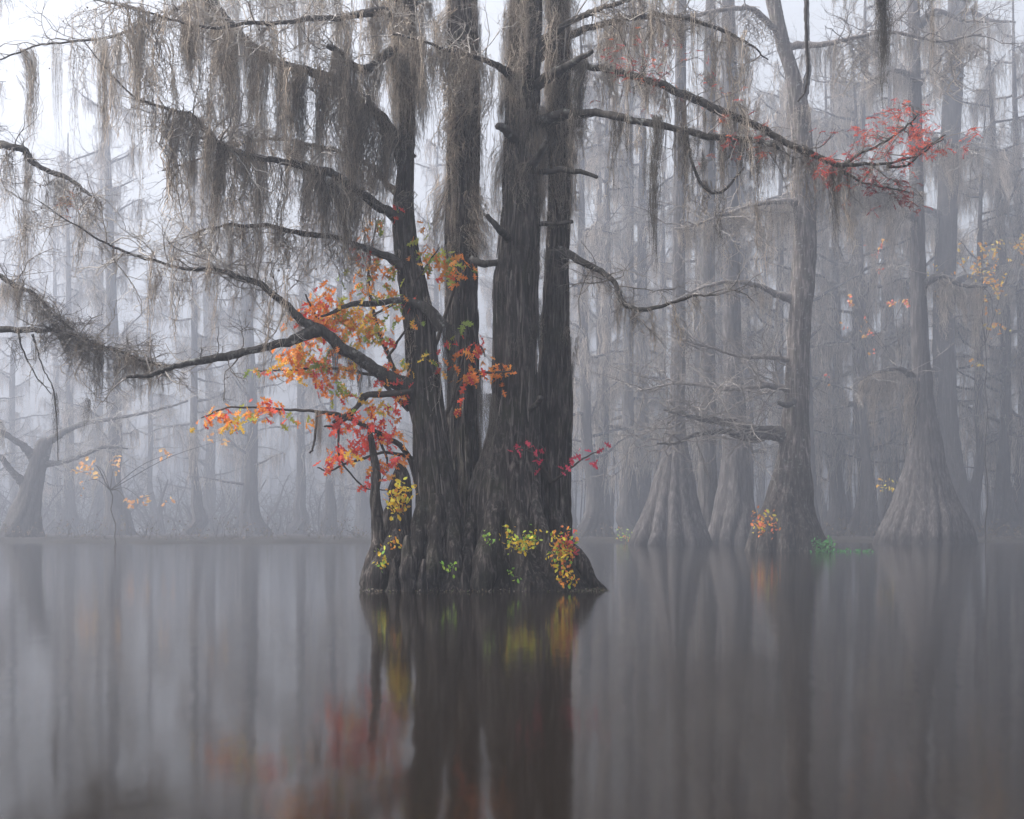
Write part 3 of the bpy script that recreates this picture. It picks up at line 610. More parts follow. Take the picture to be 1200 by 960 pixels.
# ------------------------------------------------------------------ autumn oak growing among the stems: every large leaf its own object
def oak_leaf(seed, red=False):
    r = np.random.default_rng(seed)
    half = [(0, 0.0), (.03, .02), (.07, .14), (.16, .20), (.19, .10), (.33, .10), (.44, .36), (.52, .30), (.55, .12), (.66, .11), (.76, .30), (.83, .22), (.84, .09), (.93, .10), (1.0, 0.0)]
    half = [(x, y * r.uniform(.75, 1.2)) for x, y in half]
    n = len(half); V = []
    curl = r.uniform(-.35, .35); fold = r.uniform(.1, .5)
    def pt(x, y): return (x, y, fold * abs(y) + curl * x * x + r.normal() * .012)
    for x, y in half: V.append(pt(x, 0))
    for x, y in half: V.append(pt(x, y))
    for x, y in half: V.append(pt(x, -y * r.uniform(.85, 1.1)))
    Q = [(i, i + 1, n + i + 1, n + i) for i in range(n - 1)] + [(i + 1, i, 2 * n + i, 2 * n + i + 1) for i in range(n - 1)]
    V += [(-.28, -.008, .02), (-.28, .008, .02), (.02, .008, 0), (.02, -.008, 0)]; k = 3 * n
    Q.append((k, k + 1, k + 2, k + 3))
    mb = MB(); mb.add(V, Q); return mb.mesh('oak_leaf', 'leaf', False)
LEAVES = [oak_leaf(i) for i in range(10)]
PAL = {'o': [(.62, .19, .035), (.66, .27, .05), (.55, .13, .03), (.6, .35, .06)], 'g': [(.20, .27, .05), (.34, .36, .06), (.14, .22, .05)], 'y': [(.66, .42, .05), (.7, .5, .08), (.6, .33, .05)],
       'r': [(.58, .075, .035), (.52, .05, .04), (.62, .14, .05)], 'm': [(.45, .03, .08), (.38, .03, .06)]}
oak = thing('oak_sapling', P(512, 640, 20.35), 'young oak with orange, red and yellow lobed leaves growing left of the big cypress stems', 'tree')
def twiglet(root, rows, D, name='branch', seed=0, r=1.0):
    q = np.array([[*P(u, v, D + dd), w / 2 / F * D * r] for u, v, w, dd in rows]); n = max(10, len(rows) * 6); s = smooth_poly(q, n)
    j = np.cumsum(np.random.default_rng(seed).normal(size=(n, 3)) * .006, axis=0); s[:, :3] += j - np.linspace(0, 1, n)[:, None] * j[-1]
    mb = MB(); limb(mb, s[:, :3], np.maximum(s[:, 3], .003), 6, seed=seed); return mb.build(name, 'stem', root), s[:, :3]
OB = []
for k_, rows in enumerate([
    [(505, 640, 9, .5), (488, 570, 8, .3), (474, 530, 7, .1), (440, 505, 6, -.1), (400, 487, 4, -.2), (368, 481, 3.4, -.2), (330, 479, 3, -.2), (290, 478, 2.4, -.2), (258, 480, 2, -.2), (236, 490, 1.4, -.2)],
    [(505, 640, 10, .5), (496, 540, 9, .5), (478, 470, 7, .4), (455, 420, 6, .3), (436, 370, 5, .2), (430, 320, 3.5, .1), (440, 268, 2, .1)],
    [(480, 480, 6, .4), (440, 440, 5, .1), (400, 410, 4, -.1), (372, 375, 3, -.2), (358, 345, 2, -.2)],
    [(430, 462, 6, -.4), (415, 480, 4, -.3), (397, 497, 3, -.2), (380, 500, 2, -.2)],
    [(482, 458, 9, -.3), (455, 459, 8, -.4), (430, 463, 7, -.4), (420, 476, 6, -.4), (405, 486, 5, -.3), (390, 495, 3, -.3)],
    [(440, 440, 4, .1), (390, 430, 3, 0), (345, 432, 2.4, -.1), (300, 434, 1.6, -.2)],
    [(496, 540, 6, .5), (450, 530, 4, .2), (415, 540, 3, 0), (385, 552, 2, -.1), (372, 548, 1.4, -.1)],
    [(440, 505, 4, -.1), (450, 530, 3, -.1), (455, 550, 2, -.1), (448, 562, 1.4, -.1)],
    [(478, 470, 6, .4), (510, 400, 5, .5), (530, 340, 4, .3), (540, 305, 2, .1)],
    [(496, 540, 6, .5), (530, 470, 5, .5), (550, 440, 4, 0), (575, 436, 3, -.4), (600, 436, 2, -.7)],
    [(530, 470, 4, .5), (548, 410, 3, .2), (562, 408, 2, -.3), (568, 418, 1.4, -.5)],
    [(436, 370, 4, .2), (470, 350, 3, -.2), (500, 310, 2, -.3), (515, 290, 1.4, -.4)],
    [(455, 420, 4, .3), (470, 395, 3, -.2), (485, 378, 2, -.5), (492, 380, 1.4, -.6)],
    [(397, 497, 3, -.2), (398, 530, 2.4, -.2), (412, 555, 2, -.2), (432, 572, 1.5, -.1), (460, 575, 1.4, 0)],
    [(372, 482, 3, -.3), (368, 520, 2.6, -.35), (363, 531, 2, -.35)],
    ]):
    OB.append(twiglet(oak, rows, D0, 'branch' if k_ else 'stem', seed=60 + k_))
moss_px(OB[14][0], 374, 482, 535, 8, D0 - .3, 'column')
CL = [(455, 345, 18, 'oog', 10), (462, 440, 18, 'or', 10), (450, 470, 18, 'ory', 10), (520, 430, 14, 'ro', 6), (405, 425, 18, 'oyo', 12), (395, 450, 14, 'og', 8), (440, 262, 14, 'gog', 6), (470, 248, 12, 'gr', 5), (424, 300, 20, 'oor', 9), (440, 322, 22, 'oog', 12), (425, 340, 16, 'og', 6), (458, 318, 12, 'og', 5), (492, 275, 14, 'go', 7), (505, 298, 18, 'oog', 12), (530, 312, 18, 'oog', 12), (545, 312, 12, 'o', 5), (518, 325, 12, 'or', 5),
      (375, 350, 16, 'oro', 10), (365, 372, 22, 'oro', 18), (395, 362, 22, 'oog', 16), (385, 385, 24, 'ooy', 18), (420, 372, 22, 'oy', 14), (437, 388, 18, 'oyg', 14), (412, 395, 18, 'ogo', 10), (350, 410, 20, 'ooy', 16), (340, 430, 18, 'oy', 12), (370, 425, 20, 'org', 14), (375, 445, 16, 'or', 10),
      (298, 433, 10, 'og', 6), (316, 437, 6, 'r', 2), (465, 372, 14, 'og', 7), (488, 378, 10, 'yyg', 7), (478, 350, 10, 'r', 3), (545, 380, 8, 'g', 4), (555, 413, 12, 'ro', 8), (562, 402, 8, 'r', 4), (550, 440, 14, 'or', 8), (578, 437, 14, 'o', 9), (592, 437, 8, 'o', 4), (590, 452, 5, 'o', 2), (540, 475, 10, 'ro', 4),
      (238, 490, 9, 'oyr', 6), (258, 482, 8, 'ro', 6), (270, 495, 10, 'oyr', 8), (290, 484, 10, 'yog', 8), (312, 478, 12, 'oor', 9), (325, 476, 8, 'or', 5), (338, 492, 8, 'rog', 5), (360, 492, 8, 'go', 4), (385, 490, 10, 'or', 4), (395, 500, 12, 'r', 6), (412, 490, 14, 'ro', 8), (428, 500, 16, 'rr', 12), (445, 508, 16, 'rro', 12), (425, 520, 14, 'r', 8), (455, 492, 14, 'or', 6),
      (398, 528, 14, 'ro', 9), (410, 535, 10, 'oy', 6), (388, 540, 12, 'ro', 7), (378, 545, 6, 'r', 3), (450, 545, 14, 'or', 10), (468, 535, 12, 'ro', 7), (420, 467, 12, 'yg', 5), (405, 460, 10, 'ro', 4), (435, 478, 10, 'yo', 5), (470, 510, 10, 'or', 4), (500, 415, 8, 'yg', 4), (427, 566, 6, 'r', 3), (472, 425, 12, 'gy', 5), (452, 405, 14, 'or', 6), (468, 465, 12, 'or', 6), (530, 400, 12, 'gr', 5)]
n_leaf = 0; extra = MB()
for (u, v, sp, pal, cnt) in CL:
    for i in range(int(cnt * (4.4 if cnt >= 14 else 3.0 if cnt >= 8 else 1.6) + .5)):
        uu, vv = u + rng.normal() * sp * .55, v + rng.normal() * sp * .5
        near = D0 + rng.normal() * .18 - .25
        p = P(uu, vv, near); c = np.array(PAL[pal[rng.integers(len(pal))]][0] if False else PAL[pal[rng.integers(len(pal))]][rng.integers(2)]) * rng.uniform(1.1, 1.75)
        s = rng.uniform(.10, .16); rot = (rng.uniform(-1.0, 1.0) + pi / 2 * rng.choice([1, 1, 0]), rng.uniform(.2, 1.1), rng.uniform(0, 2 * pi))
        if n_leaf < 298:
            o = bpy.data.objects.new('leaf', LEAVES[rng.integers(len(LEAVES))]); col.objects.link(o); o.parent = oak
            o.location = tuple(p - ORG[oak.name]); o.rotation_euler = rot; o.scale = (s, s, s); o.color = (*np.clip(c, 0, .9), 1); n_leaf += 1
        else:
            from mathutils import Euler
            me = LEAVES[rng.integers(len(LEAVES))]; V = np.array([x.co[:] for x in me.vertices]); Rm = np.array(Euler(rot).to_matrix())
            extra.add((V * s) @ Rm.T + p, [tuple(f.vertices) for f in me.polygons], C=c)
if extra.n: extra.build('leaves', 'leaf_small', oak, False, kind='stuff')

# small seedling with crimson leaves in front of the right stem
cr = thing('oak_seedling', P(640, 560, 19.5), 'thin seedling with crimson pointed leaves across the foot of the right stems', 'plant')
twiglet(cr, [(645, 565, 4, .2), (628, 535, 3, .0), (612, 527, 2, -.1), (602, 528, 1.4, -.1)], 19.4, seed=80)
twiglet(cr, [(645, 565, 4, .2), (665, 552, 3, .1), (682, 538, 2, .2), (702, 528, 1.4, .3)], 19.4, seed=81)
twiglet(cr, [(645, 565, 4, .2), (640, 535, 2.4, 0), (632, 520, 1.6, -.1)], 19.4, seed=82)
for (u, v, cnt) in [(604, 524, 5), (617, 520, 3), (630, 527, 7), (634, 538, 4), (657, 548, 3), (672, 537, 4), (681, 532, 3), (694, 538, 4), (704, 523, 2)]:
    for i in range(cnt):
        p = P(u + rng.normal() * 4, v + rng.normal() * 4, 19.4 + rng.normal() * .06); s = rng.uniform(.08, .13)
        o = bpy.data.objects.new('leaf', LEAVES[rng.integers(len(LEAVES))]); col.objects.link(o); o.parent = cr; o.location = tuple(p - ORG[cr.name])
        o.rotation_euler = (rng.uniform(.3, 1.6), rng.uniform(.2, 1.1), rng.uniform(0, 6.28)); o.scale = (s, s, s); o.color = (*(np.array(PAL['m'][rng.integers(2)]) * rng.uniform(1.3, 2.0)), 1)

# ------------------------------------------------------------------ small-leaved shrubs on the roots
def small_leaves(mb, pts, cols, n, s=(.03, .06), spread=.05):
    p = pts[rng.integers(len(pts), size=n)] + rng.normal(size=(n, 3)) * spread
    a = unit(rng.normal(size=(n, 3)) + [0, 0, -.4]); b = unit(np.cross(a, rng.normal(size=(n, 3)))); nn = np.cross(a, b)
    L = rng.uniform(*s, (n, 1)); w = L * .27
    V = np.stack([p, p + a * L * .3 + b * w + nn * L * .06, p + a * L * .7 + b * w * .9 + nn * L * .08, p + a * L, p + a * L * .7 - b * w * .9 + nn * L * .08, p + a * L * .3 - b * w + nn * L * .06, p + a * L * .35, p + a * L * .7], 1).reshape(-1, 3)
    i = (np.arange(n) * 8)[:, None]
    Q = np.concatenate([i + np.array([[6, 1, 2, 7]]), i + np.array([[5, 6, 7, 4]])]); T = np.concatenate([i + np.array(t)[None] for t in ([0, 1, 6], [0, 6, 5], [7, 2, 3], [4, 7, 3])])
    c = np.array(cols)[rng.integers(len(cols), size=n)] * rng.uniform(.85, 1.5, (n, 1))
    mb.add(V, Q, T, C=np.repeat(np.clip(c, 0, .85), 8, axis=0))
YEL = [(.80, .54, .04), (.78, .42, .04), (.7, .6, .08)]; GRN = [(.28, .46, .06), (.42, .54, .07), (.18, .36, .06)]; ORA = [(.68, .26, .04), (.6, .18, .05)]; REDS = [(.58, .07, .08), (.5, .1, .08)]
def shrub(u, v, D, label, cols, hpx, wpx, n, leaf=(.04, .078), group=None, stems=6, hang=0.0, name='shrub'):
    o = thing(name, P(u, v, D), label, 'shrub', group); org = P(u, v, D); pts = []
    for i in range(stems):
        e = P(u + rng.uniform(-.5, .5) * wpx, v - hpx * rng.uniform(.35, 1.0) + hang * hpx, D - rng.uniform(.0, .3))
        s = smooth_poly(np.array([[*org, .008], [*((org + e) / 2 + rng.normal(size=3) * .05), .006], [*e, .003]]), 9)
        mb = MB(); limb(mb, s[:, :3], s[:, 3], 5, seed=i); mb.build('stem', 'stem', o); pts.append(s[3:, :3])
    mb = MB(); small_leaves(mb, np.vstack(pts), cols, n, leaf, spread=.045 * D / 20); mb.build('leaves', 'leaf_small', o, False, kind='stuff')
    return o
shrub(607, 646, 19.0, 'green and yellow shrub in the middle of the big cypress foot', GRN + YEL + YEL[:2], 34, 50, 170)
shrub(565, 640, 19.0, 'tiny green sprig on the big cypress foot left of the middle shrub', GRN, 12, 16, 16, stems=3)
shrub(652, 668, 19.0, 'orange and yellow shrub at the right foot of the big cypress', YEL + ORA + GRN[:1], 48, 36, 150)
shrub(668, 655, 19.05, 'pink-red shrub at the far right foot of the big cypress', REDS + REDS + ORA + GRN[:1], 36, 26, 110)
shrub(664, 684, 18.95, 'low orange and yellow tuft touching the water right of the big cypress foot', ORA + YEL + GRN[:1], 18, 22, 70)
shrub(525, 666, 19.05, 'small bright green sprig low on the leaning stem', GRN + GRN[:1], 13, 14, 20, stems=3)
shrub(446, 668, 19.2, 'green and yellow sprig on the left root of the big cypress', GRN + YEL, 26, 16, 34, stems=4)
shrub(463, 644, 19.3, 'small yellow sprig above the left root of the big cypress', YEL + ORA[:1], 16, 14, 20, stems=3)
shrub(470, 606, 19.45, 'bright yellow small-leaved shrub on the broken snag left of the big cypress', YEL + YEL + ORA[:1], 46, 42, 200, leaf=(.04, .085))
shrub(603, 676, 19.0, 'smallest green sprig right at the water below the middle shrub', GRN, 9, 8, 10, stems=2)

# scum of leaves and needles along the water line
mb = MB()
for (ua, ub, D) in [(424, 560, 19.15), (540, 705, 19.25), (660, 712, 19.5)]:
    u = rng.uniform(ua, ub, 420); p = np.stack([(u - U0) / F * D, D - np.abs(rng.normal(size=420)) * .22 + .1, np.full(420, .012)], 1)
    small_leaves(mb, p, [(.12, .09, .06), (.07, .055, .04), (.04, .035, .03), (.2, .18, .15), (.07, .09, .035)], 260, s=(.010, .036), spread=.012)
flo = mb.build('floating_leaf_litter', 'leaf_small', None, False, kind='stuff')
flo['label'] = 'floating scum of fallen leaves along the water line of the big cypress'; flo['category'] = 'leaf litter'

# ------------------------------------------------------------------ limbs reaching in from a cypress outside the left edge
lt = thing('cypress_tree', (P(-170, 690, 21.5)[0], 21.5, 0), 'cypress outside the left edge, only its mossy crooked limbs reaching in', 'tree')
mb = MB(); trunk(mb, [(P(-170, 690, 21.5)[0], 21.5, z, r) for z, r in ((-.35, 1.0), (0, .95), (.5, .75), (1.2, .55), (2.5, .42), (5, .36), (9, .3), (13, .2))], sides=64, dz=.06, seed=44); mb.build('trunk', 'bark', lt)
DL = 21.5
L1 = branch(lt, [(-170, 190, 18, 0), (-80, 180, 14, -.5), (-20, 170, 10, -.8), (12, 171, 8, -1), (26, 175, 8, -1), (38, 194, 7, -1), (58, 206, 6, -1), (78, 215, 5, -1), (97, 226, 3, -1.1), (120, 240, 1.5, -1.2)], DL, twigs=TW(16, 70, 200, .8), mossy=(6, ['wisp', 'beard', 'wisp'], (.08, .2), (.5, 1.5), .5, .95), seed=51)
for (u, v0, v1, w) in [(15, 172, 300, 8), (31, 180, 335, 12), (68, 210, 260, 16), (4, 170, 250, 8)]: moss_px(L1[0], u, v0, v1, w, DL - 1, 'column' if w > 8 else 'wisp')
L2 = branch(lt, [(-170, 340, 16, 0), (-80, 330, 12, -.5), (-15, 322, 7, -.8), (5, 325, 6, -.9), (25, 338, 5, -1), (45, 350, 4, -1), (62, 368, 3, -1), (85, 385, 2, -1)], DL, twigs=TW(18, 90, 260, .8), mossy=(10, ['beard', 'wisp', 'curtain'], (.1, .35), (.4, .9), .5, .98), seed=52)
L3 = branch(lt, [(-170, 400, 18, 0), (-80, 385, 12, -.5), (-10, 381, 8, -.8), (30, 383, 6, -.9), (62, 386, 5, -1), (95, 395, 4, -1), (130, 408, 3.5, -1), (165, 420, 3, -1.1), (195, 430, 2, -1.2)], DL, twigs=TW(50, 320, 1100, .75, .4, .2, t0=.45), mossy=(16, ['beard', 'curtain', 'wisp'], (.12, .4), (.3, .9), .5, .98), seed=53)
L4 = branch(lt, rs=.55, rows=[(20, 384, 4, -.9), (28, 410, 3, -.9), (42, 440, 2.6, -.95), (60, 462, 2, -1)], D=DL, seed=54, twigs=TW(6, 16, 20, .3, .2, .1)); L5 = branch(lt, [(38, 392, 4, -.9), (50, 430, 3, -.9), (63, 464, 3, -.95), (68, 540, 1.6, -.95)], DL, seed=55, rs=.5)
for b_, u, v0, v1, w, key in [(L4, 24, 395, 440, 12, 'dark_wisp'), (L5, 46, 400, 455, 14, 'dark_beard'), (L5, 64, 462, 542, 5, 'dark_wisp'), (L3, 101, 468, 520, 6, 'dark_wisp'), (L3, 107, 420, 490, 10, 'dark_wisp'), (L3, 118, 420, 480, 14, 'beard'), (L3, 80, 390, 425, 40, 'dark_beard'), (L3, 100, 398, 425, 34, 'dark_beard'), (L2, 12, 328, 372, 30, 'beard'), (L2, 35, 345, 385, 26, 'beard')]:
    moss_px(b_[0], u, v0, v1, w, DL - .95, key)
mb = MB(); feathery(mb, np.array([P(80 + rng.normal() * 6, 236 + rng.normal() * 6, DL - 1) for _ in range(20)]), 40, cols=((.6, .16, .06), (.6, .3, .1))); mb.build('red_foliage', 'leaf_small', lt, False, kind='stuff')

# long tassels let down from a limb above the picture on the right
ot = thing('cypress_tree', (P(1330, 690, 23)[0], 23, 0), 'cypress outside the right edge, seen only by long moss tassels hanging into the top', 'tree')
mb = MB(); trunk(mb, [(P(1330, 690, 23)[0], 23, z, r) for z, r in ((-.35, 1.0), (0, .95), (.5, .75), (1.2, .55), (2.5, .42), (5, .36), (9, .3), (14, .2))], sides=64, dz=.06, seed=45); mb.build('trunk', 'bark', ot)
O1 = branch(ot, [(1330, -140, 20, 0), (1220, -60, 14, -.8), (1120, -25, 10, -1.4), (1037, -12, 7, -1.8), (960, -20, 4, -2)], 23, seed=57, twigs=TW(10, 30, 60, .7), mossy=(5, ['wisp', 'beard'], (.1, .3), (.3, .7), .3, .95))
for (u, v0, v1, w, key) in [(1037, -14, 128, 19, 'dark_column'), (1033, -14, 90, 16, 'dark_column'), (1088, -22, 40, 8, 'dark_wisp'), (1090, -22, 95, 5, 'wisp')]: moss_px(O1[0], u, v0, v1, w, 21.2, key)
V1 = branch(ot, [(947, -20, 3, -2), (945, 30, 3, -2), (946, 80, 3, -2), (943, 108, 2.5, -2), (935, 119, 2, -2)], 23, seed=58, name='vine', sides=6, wig=.01)

# ------------------------------------------------------------------ the pale leaning cypress to the right, and the others in the mist
def mid_tree(label, rows, D, mat, seed, lobes=9, flute=.25, fh=1.2, sides=80, group=None, dz=.06, bark=.014, **kw):
    pr = prof_px(rows, D); b = np.array([pr[0][0], D, 0.0])
    t = thing('cypress_tree', b, label, 'tree', group)
    pr = [(pr[0][0], D, -.35, pr[0][3] * 1.06)] + [(p[0], D, max(p[2], 0) if i == 0 else p[2], p[3]) for i, p in enumerate(pr)]
    mb = MB(); info = trunk(mb, pr, sides=sides, dz=dz, lobes=lobes, flute=flute, fh=fh, seed=seed, bark=bark, **kw); ob = mb.build('trunk', mat, t)
    return t, ob, info
DM = 54.0
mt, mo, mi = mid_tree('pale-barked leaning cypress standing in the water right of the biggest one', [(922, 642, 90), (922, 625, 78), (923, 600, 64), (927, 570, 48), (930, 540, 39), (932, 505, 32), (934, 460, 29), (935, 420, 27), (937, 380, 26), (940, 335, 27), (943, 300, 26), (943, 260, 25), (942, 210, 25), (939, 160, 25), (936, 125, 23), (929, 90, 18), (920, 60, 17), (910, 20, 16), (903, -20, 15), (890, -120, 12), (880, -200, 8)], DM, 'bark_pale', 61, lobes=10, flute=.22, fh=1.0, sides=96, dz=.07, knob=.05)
MB1 = branch(mt, [(938, 120, 9, 0), (944, 104, 7, 0), (946, 70, 6, 0), (945, 20, 6, 0), (945, -60, 5, 0)], DM, mat='branch', seed=62)
BTW = lambda a, b, c, l1=2.0, l2=1.0, l3=.5, **k: dict(n=(a, b, c), length=(l1 * 1.3, l2 * 1.3, l3 * 1.3), r=(.026, .016, .012), **k)
MB2 = branch(mt, [(930, 350, 9, 0), (912, 346, 7, -.2), (890, 337, 6, -.5), (865, 332, 5, -.8), (840, 333, 4, -1), (815, 341, 3, -1.2), (790, 352, 2, -1.4)], DM, mat='branch_pale', twigs=BTW(10, 40, 90, 1.2), twig_mat='twig_mid', seed=63, mossy=(8, ['beard', 'wisp'], (.15, .5), (.5, 1.6), .2, .9))
MB3 = branch(mt, [(925, 510, 16, 0), (905, 507, 13, -.2), (885, 507, 11, -.5), (862, 498, 9, -.8), (835, 493, 7, -1.1), (805, 488, 4, -1.5), (778, 480, 2.5, -1.8)], DM, mat='branch', twigs=BTW(34, 200, 620, 2.0, t0=.25, up=.3), seed=64, twig_mat='twig_mid')
MB4 = branch(mt, [(905, 508, 10, -.2), (880, 513, 8, -.5), (850, 507, 7, -.8), (820, 510, 5, -1), (790, 522, 3, -1.4), (770, 520, 2, -1.6)], DM, mat='branch', twigs=BTW(22, 130, 420, 1.8, t0=.25), seed=65, twig_mat='twig_mid')
MB5 = branch(mt, [(930, 462, 8, 0), (912, 452, 6, -.3), (890, 452, 5, -.6), (850, 455, 4, -1), (800, 450, 3, -1.5), (750, 458, 2, -1.9)], DM, mat='branch_pale', twigs=BTW(34, 200, 620, 1.9, t0=.15, up=.2), seed=66, twig_mat='twig_mid')
MB6 = branch(mt, [(932, 425, 7, 0), (905, 418, 5, -.3), (870, 415, 4, -.8), (830, 403, 3, -1.2), (800, 398, 2, -1.5)], DM, mat='branch_pale', twigs=BTW(24, 130, 380, 1.5, t0=.15), seed=67, twig_mat='twig_mid')
MB7 = branch(mt, [(930, 470, 8, -.6), (922, 474, 7, -.9), (912, 472, 5, -1)], DM, mat='branch', seed=68, n=10)
MB8 = branch(mt, [(938, 235, 8, 0), (915, 236, 6, -.5), (880, 240, 5, -1), (850, 250, 4, -1.4), (820, 262, 3, -1.6), (790, 268, 2, -1.8)], DM, mat='branch_pale', twigs=BTW(14, 60, 160, 1.6), seed=69, twig_mat='twig_mid', mossy=(16, ['curtain', 'beard', 'wisp'], (.3, .9), (1., 3.2), .1, .95))
MB9 = branch(mt, [(915, 40, 8, 0), (880, 10, 6, -.5), (830, 15, 5, -1), (780, 25, 3, -1.4), (730, 40, 2, -1.6)], DM, mat='branch_pale', twigs=BTW(24, 110, 280, 2.0), seed=70, twig_mat='twig_mid', mossy=(12, ['curtain', 'beard', 'wisp'], (.3, 1.0), (.8, 2.4), .1, .95))
MB10 = branch(mt, [(925, 55, 8, 0), (960, 52, 6, -.3), (1000, 45, 5, -.5), (1050, 40, 4, -.7), (1100, 48, 3, -.8), (1150, 40, 2, -.9)], DM, mat='branch_pale', twigs=BTW(26, 120, 300, 2.0), seed=71, twig_mat='twig_mid', mossy=(14, ['curtain', 'beard', 'wisp'], (.3, 1.0), (.8, 2.6), .1, .95))
MB11 = branch(mt, [(940, 205, 8, 0), (965, 202, 6, .3), (1000, 215, 5, .6), (1040, 220, 3, .8), (1080, 230, 2, 1)], DM, mat='branch', twigs=BTW(18, 80, 200, 1.6), seed=72, mossy=(16, ['curtain', 'beard', 'column'], (.4, 1.1), (1.2, 3.2), .05, .95))
for (u, v0, v1, w, key) in [(935, 125, 190, 22, 'beard'), (948, 195, 260, 20, 'dark_beard')]: moss_px(mo, u, v0, v1, w, DM - .7, key)

shrub(895, 630, DM - 2.4, 'orange and yellow shrub growing on the foot of the pale leaning cypress', ORA + ORA + YEL + [(.66, .14, .06)], 36, 30, 90, leaf=(.09, .19), stems=7)
shrub(968, 641, DM - 2.2, 'bright green clump floating beside the foot of the pale leaning cypress', [(.06, .22, .07), (.09, .27, .08), (.06, .16, .05)], 6, 30, 150, leaf=(.08, .17), stems=8, name='water_plant')
mb = MB(); small_leaves(mb, np.array([[P(u, 641, DM)[0], DM - 2.0 + rng.normal() * .5, .03] for u in rng.uniform(945, 1005, 60)]), [(.06, .26, .08), (.1, .3, .1)], 130, (.06, .13), .05)
w2 = mb.build('floating_plants', 'leaf_small', None, False, kind='stuff'); w2['label'] = 'flat green water plants floating right of the pale leaning cypress'; w2['category'] = 'water plants'

DR = 80.0
rt, ro, ri = mid_tree('broad cone-footed fluted cypress near the right edge', [(1084, 637, 116), (1084, 615, 98), (1084, 590, 78), (1084, 565, 60), (1084, 540, 46), (1084, 515, 38), (1083, 490, 28), (1081, 450, 23), (1078, 400, 20), (1076, 320, 18), (1074, 220, 16), (1072, 100, 14), (1070, -40, 12), (1069, -90, 8)], DR, 'bark_cone', 81, lobes=21, flute=.09, fh=2.8, sides=140, twist=0, wv=.1, dz=.13)
r2, _, _ = mid_tree('tall straight grey cypress rising behind the cone-footed one on the right', [(1118, 628, 60), (1117, 600, 48), (1114, 560, 36), (1111, 520, 28), (1108, 470, 26), (1106, 400, 25), (1108, 300, 24), (1112, 200, 23), (1117, 100, 22), (1122, 0, 21), (1126, -100, 18), (1128, -160, 8)], 112, 'bark_mid', 82, lobes=9, dz=.1)
for k2, (tr_, u_, Dq) in enumerate([(rt, 1077, DR), (r2, 1110, 112)]):
    for q_, (v_, dx) in enumerate([(440, -70), (330, 80), (250, -90), (170, 70), (90, -60), (20, 80)]):
        branch(tr_, [(u_, v_ + 8, 9, 0), (u_ + dx * .3, v_ - 6, 6, -.6), (u_ + dx * .65, v_ - 4 + 8 * (q_ % 2), 4, -1), (u_ + dx, v_ + 6, 2, -1.4)], Dq, mat='bark_mid', twigs=BTW(14, 60, 150, 2.2), seed=120 + k2 * 10 + q_, mossy=(7, ['curtain', 'column', 'curtain'], (.5, 1.2), (1.6, 4.2), .1, .95))
lc, _, _ = mid_tree('ridged pale conical cypress base between the big tree and the leaning one', [(788, 634, 88), (788, 615, 76), (789, 590, 60), (790, 565, 46), (791, 540, 35), (792, 520, 27), (793, 480, 19), (795, 400, 16), (796, 250, 14), (798, 50, 12), (800, -80, 8)], 74, 'bark_cone', 83, lobes=13, flute=.26, fh=2.6, sides=110, twist=0, wv=.2, dz=.13)
lc2, _, _ = mid_tree('narrow grey fluted cypress just left of the leaning one', [(862, 634, 64), (862, 610, 52), (862, 580, 42), (862, 545, 34), (862, 520, 30), (860, 460, 24), (858, 380, 21), (856, 250, 19), (854, 60, 16), (852, -80, 9)], 78, 'bark_cone', 84, lobes=9, flute=.24, fh=2.2, dz=.13)
lc3, _, _ = mid_tree('dark grey cypress stem between the conical base and the narrow fluted one', [(829, 632, 34), (829, 600, 26), (829, 560, 22), (829, 520, 20), (829, 400, 18), (830, 250, 16), (832, 60, 13), (833, -60, 8)], 82, 'bark_mid', 85, lobes=7, dz=.1)
l1, _, _ = mid_tree('hazy broken-topped cypress with crooked dead limbs at the left edge', [(22, 643, 62), (24, 625, 50), (29, 600, 36), (36, 575, 27), (43, 550, 22), (49, 530, 20), (52, 518, 17), (53, 512, 9)], 100, 'bark_mid', 86, lobes=8, flute=.3, dz=.13)
branch(l1, [(40, 535, 10, 0), (30, 525, 8, -.3), (15, 514, 6, -.6), (0, 506, 5, -.8), (-15, 500, 3, -.9)], 100, seed=87, twigs=BTW(10, 30, 60, 1.))
branch(l1, [(36, 575, 10, 0), (22, 562, 8, -.3), (10, 548, 7, -.5), (0, 536, 6, -.7), (-12, 528, 3, -.9)], 100, seed=88, twigs=BTW(10, 30, 60, 1.))
branch(l1, [(51, 522, 8, 0), (90, 500, 6, -.4), (130, 492, 4, -.8), (180, 482, 3, -1), (220, 470, 2, -1)], 100, seed=89, twigs=BTW(30, 160, 420, 1.6), twig_mat='twig_pale', mossy=(6, ['wisp', 'beard'], (.2, .5), (.6, 1.6), .1, .9))
branch(l1, [(44, 545, 7, 0), (80, 540, 5, -.3), (120, 525, 4, -.6), (150, 526, 2, -.8)], 100, seed=90, twigs=BTW(22, 110, 300, 1.4), twig_mat='twig_pale')

